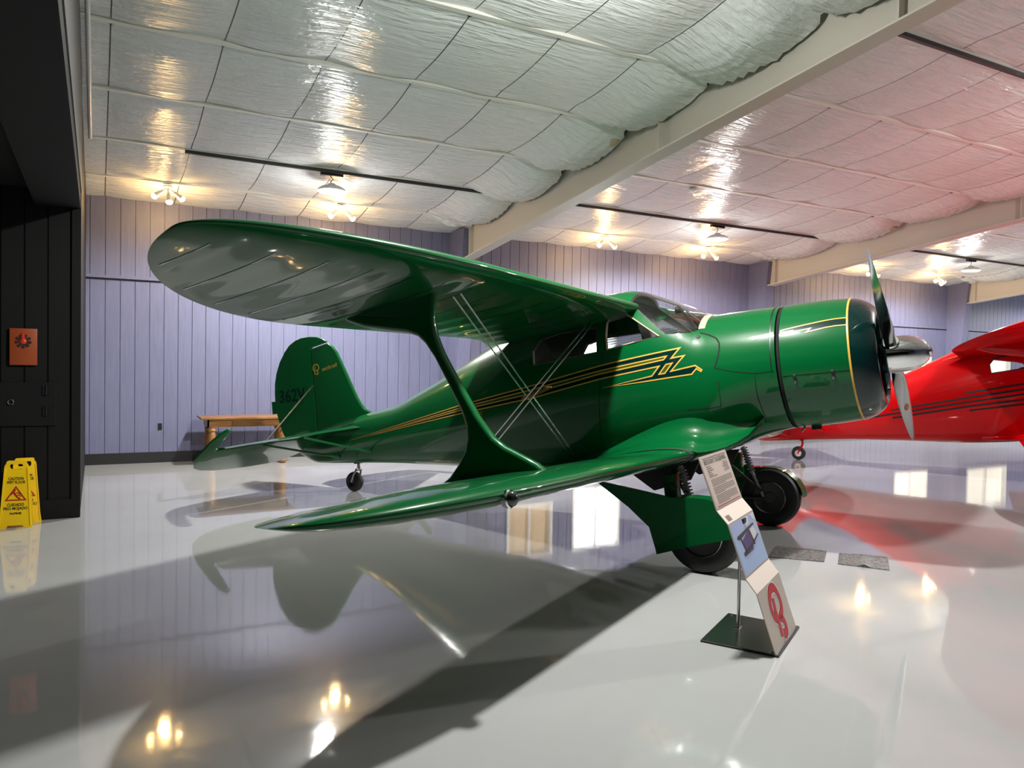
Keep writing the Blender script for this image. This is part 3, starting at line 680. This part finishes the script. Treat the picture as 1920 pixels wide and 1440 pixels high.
# ceiling: sagging insulation bays
PUR = [12.40 - 1.493 * k for k in range(16)]          # purlin lines
RAF = [-1.67, 5.95, 13.57, 21.19, 28.81]
SEAM0, SP = .1, .966
def sag(x, y):
    k = (12.40 - y) / 1.493; t = k - math.floor(k); u = (x - SEAM0) / SP; u -= math.floor(u)
    s = .055 * 4 * t * (1 - t) + .022 * 4 * u * (1 - u) * (.4 + 2.4 * t * (1 - t))
    s += .05 * (math.exp(-((t - .06) / .05) ** 2)) * (.5 + .5 * sin(x * 5.3 + math.floor(k) * 2.1)) * .6
    for r in RAF:
        d = r - x
        if .05 < d < 1.1 and y < 12.6:                # batts hang loose just left of each rafter
            q = (1.1 - d) / 1.05; bulge = (4 * t * (1 - t)) ** .6 * (.75 + .25 * sin(math.floor(k) * 1.7 + r))
            qq = min(1, q * 1.5); s += bulge ** .5 * (.21 if r < 7 else .16) * (qq * qq * (3 - 2 * qq))
            s += .016 * sin(23 * x + 9 * sin(3.1 * y)) * sin(17 * y + 5 * sin(4 * x)) * qq + .012 * sin(41 * y + 13 * x) * qq
        elif d <= .05 and d > -.12 and y < 12.6: s -= .0
    return s
xs = []; x = -.15
while x < X1: xs.append(x); x += (.035 if any(.0 < r - x < 1.15 for r in RAF[1:3]) else .0805)
xs.append(X1)
ys = []; y = WY
while y > Y0R: ys.append(y); y -= .0747
ys.append(Y0R)
mb = MB(); vs = [(x, y, roof(y) - sag(x, y)) for y in ys for x in xs]; n = len(xs)
mb.add(vs, [(j * n + i, j * n + i + 1, (j + 1) * n + i + 1, (j + 1) * n + i) for j in range(len(ys) - 1) for i in range(n - 1)])
struct(mb.obj('ceiling', 'foil', smooth=60))
struct(MB().box((X0, Y0R, roof(Y0R) + .3), (X1 + .2, WY + .3, roof(Y0R) + .4)).obj('ceiling_deck', 'white_paint', smooth=0))
# purlins (roof framing)
for k, y in enumerate(PUR):
    z = roof(y) - .016
    struct(MB().add([(-.15, y - .035, z - .02), (X1, y - .035, z - .02), (X1, y + .035, z - .02), (-.15, y + .035, z - .02), (-.15, y - .035, z + .1), (X1, y - .035, z + .1), (X1, y + .035, z + .1), (-.15, y + .035, z + .1)],
                    [(0, 1, 2, 3), (0, 4, 5, 1), (3, 2, 6, 7)]).obj('trim_purlin', 'purlin_white', smooth=0))
# small dark clips where a seam meets a purlin (nearest bays)
mb = MB()
# rafters: tapered I-beams, with boxed columns at the wall
def low(y): 
    P = [(12.75, 3.56), (7.76, 4.17), (4.7, 4.53), (3.8, 4.63), (Y0R, 6.3)]
    for (a, b2), (c, d_) in zip(P, P[1:]):
        if c <= y <= a: return b2 + (d_ - b2) * (y - a) / (c - a)
    return P[-1][1]
for r in RAF[1:]:
    yy = [12.75 - k * (12.75 - Y0R) / 24 for k in range(25)]
    mb = MB()
    mb.loft([[(r - .012, y, low(y)), (r + .012, y, low(y)), (r + .012, y, roof(y) + .02), (r - .012, y, roof(y) + .02)] for y in yy])
    mb.loft([[(r - .11, y, low(y) - .012), (r + .11, y, low(y) - .012), (r + .11, y, low(y) + .008), (r - .11, y, low(y) + .008)] for y in yy])
    for y in (12.55, 7.3, 4.2): mb.box((r - .1, y - .008, low(y)), (r + .1, y + .008, roof(y)))
    struct(mb.obj('beam_rafter', 'beige_steel', smooth=0))
    struct(MB().loft([[(r - .13, 13.06, 0), (r + .13, 13.06, 0), (r + .13, WY + .02, 0), (r - .13, WY + .02, 0)], [(r - .13, 12.76, 3.56), (r + .13, 12.76, 3.56), (r + .13, WY + .02, 3.56), (r - .13, WY + .02, 3.56)], [(r - .13, 12.70, 4.1), (r - .0, 12.70, 4.1), (r - .0, WY + .02, 4.1), (r - .13, WY + .02, 4.1)]]).obj('column_boxed', 'wall_paint', smooth=0))
# torn batt ends showing yellow fibre beside the first rafter
def fibre(x, y, z, s):
    return tag(MB().lathe([(-.09 * s, .02 * s), (-.07 * s, .07 * s), (0, .085 * s), (.06 * s, .06 * s), (.08 * s, .0)], 'y', (x, y, z), 10).obj('insulation_tuft', 'insulation', smooth=60), 'yellow insulation fibre poking out beside the %s roof beam' % ('nearest' if x < 7 else 'second'), 'insulation')
fibre(5.80, 8.16, roof(8.1) - .13, 1.1); fibre(13.42, 9.6, roof(9.6) - .12, .9)

# conduit rails that carry the lamps
def rail(x0, x1, y, label):
    z = roof(y) - .055
    tag(MB().box((x0, y - .022, z - .022), (x1, y + .022, z + .022)).obj('conduit_rail', 'conduit_dark', smooth=0), label, 'conduit', 'dark ceiling rails')
rail(1.0, 5.75, 10.92, 'long dark rail under the ceiling left of the first beam')
rail(6.75, 13.2, 10.92, 'dark rail under the ceiling between first and second beams')
rail(14.1, 20.7, 10.92, 'dark rail under the ceiling beyond the second beam')
rail(6.9, 13.0, 4.93, 'dark rail crossing the pink ceiling at upper right')
tag(MB().tube([(-.08, 3.3, roof(3.3) - .12), (-.08, 10.7, roof(10.7) - .12)], .022, 10).obj('conduit_pipe', 'pipe_white'), 'thin white pipe running along the ceiling edge above the dark annex', 'pipe')

# ------------------------------------------------------------------ lamps
def high_bay(x, y, label, power):
    zc = roof(y) - .075; t = empty('pendant_light', (x, y, zc)); tag(t, label, 'ceiling light', 'round white hangar lights')
    MB().box((-.16, -.03, -.02), (.16, .03, .03)).obj('bracket', 'dark_metal', t, smooth=0)
    MB().tube([(-.02, 0, -.02), (.02, .0, -.06), (-.015, 0, -.10), (0, 0, -.13)], .008, 6).obj('hook', 'steel', t)
    MB().lathe([(-.12, .0), (-.125, .05), (-.16, .07), (-.165, .13), (-.20, .19), (-.235, .205), (-.24, .19), (-.225, .0)], 'z', n=36).obj('housing', 'white_paint', t)
    MB().lathe([(-.238, .188), (-.25, .175), (-.255, .0)], 'z', n=36).obj('lens', 'led_lens', t)
    l = bpy.data.lights.new('high_bay_lamp', 'SPOT'); l.energy = power; l.spot_size = rad(172); l.spot_blend = .35; l.shadow_soft_size = .10; l.color = (1, .98, .945)
    lo = bpy.data.objects.new('lamp', l); C.objects.link(lo); lo.parent = t; lo.location = (0, 0, -.30)
    l = bpy.data.lights.new('side_spill', 'POINT'); l.energy = 88. if y < 8 else 28.; l.shadow_soft_size = .12; l.color = (1, .98, .945)      # light leaving the lens sideways, onto the roof lining
    lo = bpy.data.objects.new('lamp_spill', l); C.objects.link(lo); lo.parent = t; lo.location = (0, 0, -.40)
HB = 620.
high_bay(2.95, 11.0, 'round white hangar light on the rail left of the first beam', HB * 1.15)
high_bay(10.28, 11.0, 'round white hangar light between the first and second beams', HB)
high_bay(18.3, 11.0, 'round white hangar light beyond the second beam at far right', HB)
high_bay(3.306, 4.69, 'round white hangar light above the wing of the green plane', HB * 1.4)
high_bay(11.1, 3.9, 'round white hangar light above the wing tip of the red plane', HB * 1.15)
high_bay(18.6, 4.2, 'round white hangar light above the red plane cowling', HB)

high_bay(25.9, 11.0, 'round white hangar light in the bay beyond the third beam', HB)
def spots(x, y, heads, label):
    t = empty('spotlight_cluster', (x, y, roof(y) - .06)); tag(t, label, 'spotlight', 'warm spotlight clusters')
    MB().lathe([(0, .06), (-.02, .07), (-.04, .05), (-.05, 0)], 'z', n=20).obj('mount', 'white_paint', t)
    for a, el in heads:
        d = Vector((cos(a) * cos(el), sin(a) * cos(el), -sin(el))); p = d * .11 + Vector((0, 0, -.03))
        hd = MB().tube([(0, 0, -.035), p], .011, 8).tube([p, p + d * .03, p + d * .09, p + d * .15], [.022, .030, .034, .048], 14).obj('lamp_head', 'white_paint', t)
        MB().tube([p + d * .149, p + d * .165, p + d * .185], [.045, .042, .015], 14).obj('bulb', 'bulb', hd)
    l = bpy.data.lights.new('warm_lamp', 'POINT'); l.energy = 26.; l.color = (1, .60, .22); l.shadow_soft_size = .06
    lo = bpy.data.objects.new('lamp', l); C.objects.link(lo); lo.parent = t; lo.location = (0, 0, -.30)
H3 = [(rad(205), rad(38)), (rad(275), rad(62)), (rad(-25), rad(38))]; H2 = [(rad(200), rad(40)), (rad(-20), rad(42))]
spots(.91, 12.42, H3, 'three-headed warm spotlight cluster nearest the dark annex')
spots(3.49, 12.42, H2, 'warm spotlight pair behind the tip of the green upper wing')
spots(8.72, 12.42, H2, 'warm spotlight pair just right of the first beam')
spots(11.36, 12.42, H2, 'warm spotlight pair just left of the second beam')
spots(16.6, 12.42, H2, 'warm spotlight pair seen behind the propeller blade')
spots(19.2, 12.42, H3, 'warm spotlight cluster right of the propeller')
tag(MB().lathe([(0, .06), (-.03, .065), (-.05, .03), (-.055, 0)], 'z', (8.35, 9.5, roof(9.5) - .04), 20).obj('smoke_detector', 'white_paint'), 'small round detector on the pink ceiling right of the first beam', 'detector')

# ------------------------------------------------------------------ planes
green = biplane(dict(paint='green', nose='teal', tailhub='dark_metal', fork='steel'), (5.358, 5.296, 0), 'glossy green biplane with gold lightning stripe and chrome propeller hub', 'airplane', 'gold')
RS = [([(-2.10, 1.640), (-1.2, 1.713), (-.2, 1.78)], .03), ([(-3.19, 1.463), (-2.045, 1.566), (-1.317, 1.622), (-.2, 1.70)], .03), ([(-4.206, 1.292), (-3.466, 1.372), (-2.054, 1.497), (-1.326, 1.546), (-.2, 1.62)], .03),
      ([(-3.19, 1.331), (-2.06, 1.427), (-1.335, 1.465), (-.2, 1.53)], .03), ([(-2.067, 1.36), (-1.34, 1.395), (-.2, 1.45)], .03)]
red = biplane(dict(paint='red', nose='dark_red', tailhub='white_paint', fork='red'), (13.795, 5.614, 0), 'glossy red biplane with thin black side lines behind the green plane', 'airplane', RS)

# ------------------------------------------------------------------ display stand
st = empty('information_stand', (3.478, 3.152, 0), rad(30.54)); tag(st, 'folded beige information stand with red letter and sky photo on steel base', 'sign')
MB().box((-.015, -.02, 0), (.60, .44, .012)).obj('base_plate', 'dark_metal', st, smooth=0, bevel=.002)
st_top = MB().box((-.008, -.012, .0122), (.593, .433, .0135)).obj('base_cover', 'steel', st, smooth=0)
for x, y in ((.02, .41), (.565, .41), (.02, .02), (.565, .02)): MB().lathe([(.0136, .008), (.02, .006), (.021, 0)], 'z', (x, y, 0), 10).obj('screw', 'chrome', st)
MB().tube([(.32, .30, .013), (.32, .30, .70)], .0105, 12).obj('post', 'steel', st)
MB().box((.28, .285, .0136), (.36, .315, .022)).obj('post_foot', 'chrome', st, smooth=0, bevel=.002)
MB().box((.29, .275, .69), (.35, .31, .72)).obj('clamp', 'dark_metal', st, smooth=0)
PROF = [(0, .014), (.115, .345), (.18, .423), (.295, .734), (.364, .807), (.487, 1.122)]
PW = .585
back = []
for i, (d_, z) in enumerate(PROF):
    a = PROF[max(i - 1, 0)]; b2 = PROF[min(i + 1, 5)]; t = Vector((b2[0] - a[0], b2[1] - a[1])).normalized(); back.append((d_ + t.y * .005, z - t.x * .005))
MB().prism(PROF + back[::-1], lambda d_, z: (0, d_, z), lambda d_, z: (PW, d_, z)).obj('panel', 'panel_beige', st, smooth=0)
def on_panel(i, off):
    (d0, z0), (d1, z1) = PROF[i], PROF[i + 1]; u = Vector((0, d1 - d0, z1 - z0)).normalized(); nn = Vector((1, 0, 0)).cross(u) * off
    return (lambda a, b2: Vector((0, d0, z0)) + Vector((1, 0, 0)) * a + u * b2 + nn), u
def panel_poly(name, i, polys, m_, off, parent=st):
    f, u = on_panel(i, off); mb = MB()
    for p in polys:
        loops = [[Vector((a, b2, 0)) for a, b2 in p]]
        vs = [f(*q) for q in p]; mb.add(vs, [tuple(t) for t in tessellate_polygon(loops)])
    me = mb.mesh(name, m_, 0); 
    for p in me.polygons:
        if p.normal.y > 0: p.flip()
    return link(name, me, parent)
# text sheet
sh = panel_poly('text_sheet', 4, [[(.012, .008), (.573, .008), (.573, .332), (.012, .332)]], 'panel_paper', .0012)
f, u = on_panel(4, .0022); mb = MB()
place_text(mb, 'BEECHCRAFT STAGGERWING', .044, f(.295, .293), (1, 0, 0), u, 0, width=.47, bold=.0004)
mb.obj('title', 'print_black', sh, smooth=0)
q = [[(.045, .316), (.545, .316), (.545, .321), (.045, .321)], [(.045, .014), (.545, .014), (.545, .020), (.045, .020)]]
panel_poly('rule', 4, q[:1], 'print_black', .0022, sh); panel_poly('rule', 4, q[1:], 'print_red', .0022, sh)
random.seed(3); q = []
for k in range(6):
    b2 = .262 - k * .0125; a1 = random.uniform(.14, .24); a0 = random.uniform(.40, .44)
    q += [[(.075, b2), (a1, b2), (a1, b2 + .005), (.075, b2 + .005)]] + ([[(a0, b2), (.53, b2), (.53, b2 + .005), (a0, b2 + .005)]] if k < 5 else [])
for y0, nl in ((.178, 5), (.128, 5), (.078, 6)):
    for k in range(nl):
        b2 = y0 - k * .0092; e = .53 if k < nl - 1 else random.uniform(.2, .4); q.append([(.08, b2), (e, b2), (e, b2 + .004), (.08, b2 + .004)])
panel_poly('text_lines', 4, q, 'print_grey', .0022, sh)['kind'] = 'stuff'
panel_poly('maker_label', 3, [[(.05, .012), (.13, .012), (.13, .05), (.05, .05)]], 'print_grey', .0012)
# sky photo
ph = panel_poly('photo', 2, [[(.012, .012), (.573, .012), (.573, .322), (.012, .322)]], 'photo_sky', .0012)
panel_poly('pictured_clouds', 2, [[(.30, .318), (.44, .318), (.40, .27), (.33, .26)], [(.47, .318), (.57, .318), (.57, .26), (.52, .28)]], 'photo_white', .0018, ph)
panel_poly('pictured_cowl', 2, [[(.36, .245), (.47, .25), (.50, .20), (.46, .155), (.37, .16)]], 'photo_white', .0022, ph)
panel_poly('pictured_fuselage', 2, [[(.17, .20), (.36, .243), (.38, .16), (.33, .115), (.19, .11)]], 'photo_purple', .0022, ph)
panel_poly('pictured_wings', 2, [[(.075, .222), (.09, .238), (.49, .262), (.50, .25), (.30, .232), (.12, .212)], [(.11, .112), (.12, .134), (.30, .148), (.52, .186), (.525, .176), (.31, .130), (.15, .110)], [(.35, .235), (.375, .235), (.405, .14), (.38, .135)], [(.14, .215), (.16, .215), (.19, .125), (.17, .12)]], 'print_black', .0028, ph)
# red script B
# the letter leans the way the sheet shows it
def strokes(w): return [[tuple(v) for v in qd] for P in (LB, SM) for qd in ribbon2d(smooth_pts(P), w)]
lg = panel_poly('letter_outline', 0, strokes(.076), 'logo_white', .0012)
panel_poly('letter_edge', 0, strokes(.058), 'print_red', .0020, lg)
panel_poly('letter', 0, strokes(.046), 'logo_red', .0028, lg)

# ------------------------------------------------------------------ wet floor signs
def wet_sign(loc, rz, label, spread):
    t = empty('wet_floor_sign', loc, rz); tag(t, label, 'sign', 'yellow wet floor signs')
    H, T = .645, .012; lean = math.atan2(spread, H)
    # outline of one leaf (x across, z up) with a handle slot and a notch between the feet
    OUTL = [(-.140, 0), (-.075, 0), (-.060, .025), (.060, .025), (.075, 0), (.140, 0), (.128, .10), (.096, .60), (.082, .62), (.082, .635), (.070, .645), (-.070, .645), (-.082, .635), (-.082, .62), (-.096, .60), (-.128, .10)]
    SL = [(-.048, .612), (.048, .612), (.055, .600), (.055, .575), (.045, .562), (-.045, .562), (-.055, .575), (-.055, .600)]
    for s in (-1, 1):
        def P3(x, z, off): return Vector((x, s * (spread * (1 - z / H)) + s * off, z * cos(lean)))
        loops = [[Vector((x, z, 0)) for x, z in OUTL], [Vector((x, z, 0)) for x, z in SL]]; flat = [q_ for l in loops for q_ in l]; tri = tessellate_polygon(loops)
        mb = MB(); n = len(flat)
        mb.add([P3(v.x, v.y, 0) for v in flat] + [P3(v.x, v.y, T) for v in flat], [tuple(f_) for f_ in tri] + [tuple(i + n for i in f_[::-1]) for f_ in tri])
        for l0, ln in ((0, len(OUTL)), (len(OUTL), len(SL))):
            mb.add([P3(flat[l0 + i].x, flat[l0 + i].y, h) for h in (0, T) for i in range(ln)], [(i, (i + 1) % ln, (i + 1) % ln + ln, i + ln) for i in range(ln)])
        for x in (-1, 1):   # raised side ribs
            mb.loft([[P3(x * (.132 - a * .034), .03 + a * .55, T), P3(x * (.122 - a * .034), .03 + a * .55, T), P3(x * (.122 - a * .034), .03 + a * .55, T + .006), P3(x * (.132 - a * .034), .03 + a * .55, T + .006)] for a in (0, .5, 1)])
        lf = mb.obj('leaf', 'yellow', t, smooth=0)
        ux = Vector((-s, 0, 0)); uz = (P3(0, 1, 0) - P3(0, 0, 0)).normalized(); nn = ux.cross(uz) 
        if s < 0: ux = Vector((1, 0, 0)); 
        else: ux = Vector((-1, 0, 0))
        base = lambda z: P3(0, z, T + .0012)
        for tx, z, sz in (('CAUTION', .472, .125), ('WET FLOOR', .437, .155), ('CUIDADO', .222, .140), ('PISO MOJADO', .187, .198)):
            mb = MB(); place_text(mb, tx, .038, base(z), ux, uz, 0, width=sz, bold=.0012); mb.obj('lettering', 'print_black', lf, smooth=0)
        mb = MB(); place_text(mb, 'ALPINE', .024, base(.14), ux, uz, 0, width=.10, bold=.0012); mb.obj('maker_name', 'print_black', lf, smooth=0)
        tri3 = [(0, .395), (.088, .268), (.080, .256), (-.080, .256), (-.088, .268), (-.006, .395)]
        mb = MB()
        def put(qs):
            for qd in qs:
                mb.add([base(p[1]) + ux * p[0] for p in qd], [tuple(range(len(qd)))])
        put(ribbon2d([(0, .393), (.080, .268), (-.080, .268)], .012, True))
        put(ribbon2d([(-.018, .352), (-.010, .325), (.012, .295), (.038, .277)], .015)); put(ribbon2d([(-.010, .330), (.018, .338), (.045, .318)], .010)); put(ribbon2d([(-.014, .345), (-.040, .318)], .008)); put(ribbon2d([(.0, .310), (.024, .316), (.046, .300)], .009))
        put([[(.004 + .010 * cos(2 * pi * k / 12) - .012, .362 + .010 * sin(2 * pi * k / 12)) for k in range(12)]])
        mb.obj('pictogram', 'print_red', lf, smooth=0)
    MB().tube([(-.07, 0, .632), (.07, 0, .632)], .010, 8).obj('hinge_bar', 'yellow', t)
wet_sign((-.678, 8.80, 0), rad(-4), 'yellow folding wet floor sign, front one, its full text in view', .075)
wet_sign((-.625, 8.975, 0), rad(10), 'yellow folding wet floor sign standing behind the other against dark wall', .035)

# ------------------------------------------------------------------ things on the walls
pq = empty('wall_plaque', (-.641, 9.045, 1.745)); tag(pq, 'orange plaque with a dark ring emblem on the dark annex wall', 'plaque')
MB().box((-.117, -.02, -.182), (.117, .01, .182)).obj('board', 'orange_plaque', pq, smooth=30, bevel=.006)
em = MB()
for k in range(9):
    a = pi / 2 + 2 * pi * (k + .5) / 9
    pts = []
    for r_, w in ((.028, .006), (.048, .013), (.066, .013), (.070, .006)):
        pts.append((r_, w))
    poly = [(r_, -w) for r_, w in pts] + [(r_, w) for r_, w in pts[::-1]]
    em.prism(poly, lambda r_, w: (r_ * cos(a) - w * sin(a), -.021, .055 + r_ * sin(a) + w * cos(a)), lambda r_, w: (r_ * cos(a) - w * sin(a), -.026, .055 + r_ * sin(a) + w * cos(a)))
em.obj('emblem_ring', 'plaque_dark', pq, smooth=0)
MB().lathe([(-.021, .027), (-.028, .026), (-.034, .015), (-.036, 0)], 'y', (0, 0, .052), 20).prism([(-.012, .07), (.012, .07), (.013, .14), (-.013, .14)], lambda x, z: (x, -.021, z), lambda x, z: (x, -.028, z)).obj('emblem_centre', 'plaque_red', pq)
ou = tag(MB().box((.855, WY - .012, .515), (.912, WY + .001, .62)).obj('wall_outlet', 'satin_black', smooth=0, bevel=.003), 'black wall outlet on the purple boards left of the table', 'outlet')
for z in (.545, .59): MB().box((.868, WY - .016, z - .014), (.899, WY - .011, z + .014)).obj('socket', 'black', ou, smooth=0)

# ------------------------------------------------------------------ table, floor patches
tb = empty('console_table', (2.1, 12.82, 0)); tag(tb, 'low brown wooden table with turned legs behind the tail', 'table')
MB().box((-.70, -.30, .715), (.72, .30, .752)).obj('tabletop', 'wood', tb, smooth=30, bevel=.012)
MB().box((-.60, -.24, .60), (.62, -.215, .715)).box((-.60, .215, .60), (.62, .24, .715)).box((-.60, -.24, .60), (-.575, .24, .715)).box((.595, -.24, .60), (.62, .24, .715)).obj('apron', 'wood', tb, smooth=0)
MB().box((-.24, -.243, .625), (-.235, -.239, .69)).obj('apron_gap', 'groove_black', tb, smooth=0)
for x in (-.53, .545):
    for y in (-.20, .20):
        MB().lathe([(0, .03), (.02, .055), (.05, .06), (.07, .04), (.10, .035), (.13, .05), (.30, .062), (.47, .058), (.52, .045), (.54, .06), (.56, .06), (.575, .05), (.60, .055)], 'z', (x, y, 0), 28).obj('leg', 'wood', tb)
def patch(pts, label, fold=0):
    n = 14; rows = []; a, b2, c, d_ = [Vector(p) for p in pts]
    def z(i, j):
        if not fold: return .006 + .001 * sin(i * 2.1)
        return .006 + .022 * math.exp(-((i - n * .5) / 1.1) ** 2) * (1 - j / n * .7) + .001 * sin(i * 1.7)
    vs = []
    for j in range(n + 1):
        for i in range(n + 1):
            u, v = i / n, j / n; p = (a.lerp(b2, u)).lerp(d_.lerp(c, u), v); vs.append((p.x, p.y, z(i, j)))
    k = len(vs); fs = [(j * (n + 1) + i, j * (n + 1) + i + 1, (j + 1) * (n + 1) + i + 1, (j + 1) * (n + 1) + i) for j in range(n) for i in range(n)]
    mb = MB().add(vs, fs).add([(x, y, .0005) for x, y, _ in vs], fs)
    bd = [i for i in range(n)] + [j * (n + 1) + n for j in range(n)] + [n * (n + 1) + n - i for i in range(n)] + [(n - j) * (n + 1) for j in range(n)]
    mb.add([vs[i] for i in bd] + [(vs[i][0], vs[i][1], .0005) for i in bd], [(i, (i + 1) % len(bd), (i + 1) % len(bd) + len(bd), i + len(bd)) for i in range(len(bd))])
    tag(mb.obj('floor_mat', 'mat_grey', smooth=60), label, 'mat', 'grey drip mats')
patch([(5.235, 4.86), (5.561, 4.533), (5.909, 4.791), (5.634, 5.137)], 'flat grey mat on the floor nearest the far main wheel')
patch([(5.613, 4.433), (5.843, 4.106), (6.24, 4.41), (5.947, 4.688)], 'grey mat with a raised fold in its middle, on the floor', 1)

# ------------------------------------------------------------------ world, camera, output look
w = bpy.data.worlds.new('World'); bpy.context.scene.world = w; w.use_nodes = True
w.node_tree.nodes['Background'].inputs[0].default_value = (.05, .05, .055, 1); w.node_tree.nodes['Background'].inputs[1].default_value = 1.
cd = bpy.data.cameras.new('Camera'); co = bpy.data.objects.new('Camera', cd); C.objects.link(co)
cd.sensor_width = 36; cd.lens = 1441.87 / 1920 * 36; cd.clip_start = .05; cd.clip_end = 200
yaw, pit, rol = rad(28.387), rad(1.5697), rad(1.0902)
F = Vector((sin(yaw) * cos(pit), cos(yaw) * cos(pit), -sin(pit))); Rr = Vector((cos(yaw), -sin(yaw), 0)); U = Rr.cross(F)
cr = Rr * cos(rol) + U * sin(rol); cu = U * cos(rol) - Rr * sin(rol)
m3 = Matrix((cr, cu, -F)).transposed(); co.matrix_world = Matrix.Translation((0, 0, 1.6769)) @ m3.to_4x4()
sc = bpy.context.scene; sc.camera = co
sc.view_settings.view_transform = 'Standard'; sc.view_settings.look = 'None'; sc.view_settings.gamma = 1; sc.view_settings.use_curve_mapping = False
sc.view_settings.exposure = .47
sc.cycles.max_bounces = 10; sc.cycles.diffuse_bounces = 5; sc.cycles.glossy_bounces = 5; sc.cycles.transparent_max_bounces = 12; sc.cycles.caustics_reflective = True
sc.cycles.sample_clamp_indirect = 6.
sc.cycles.use_denoising = True
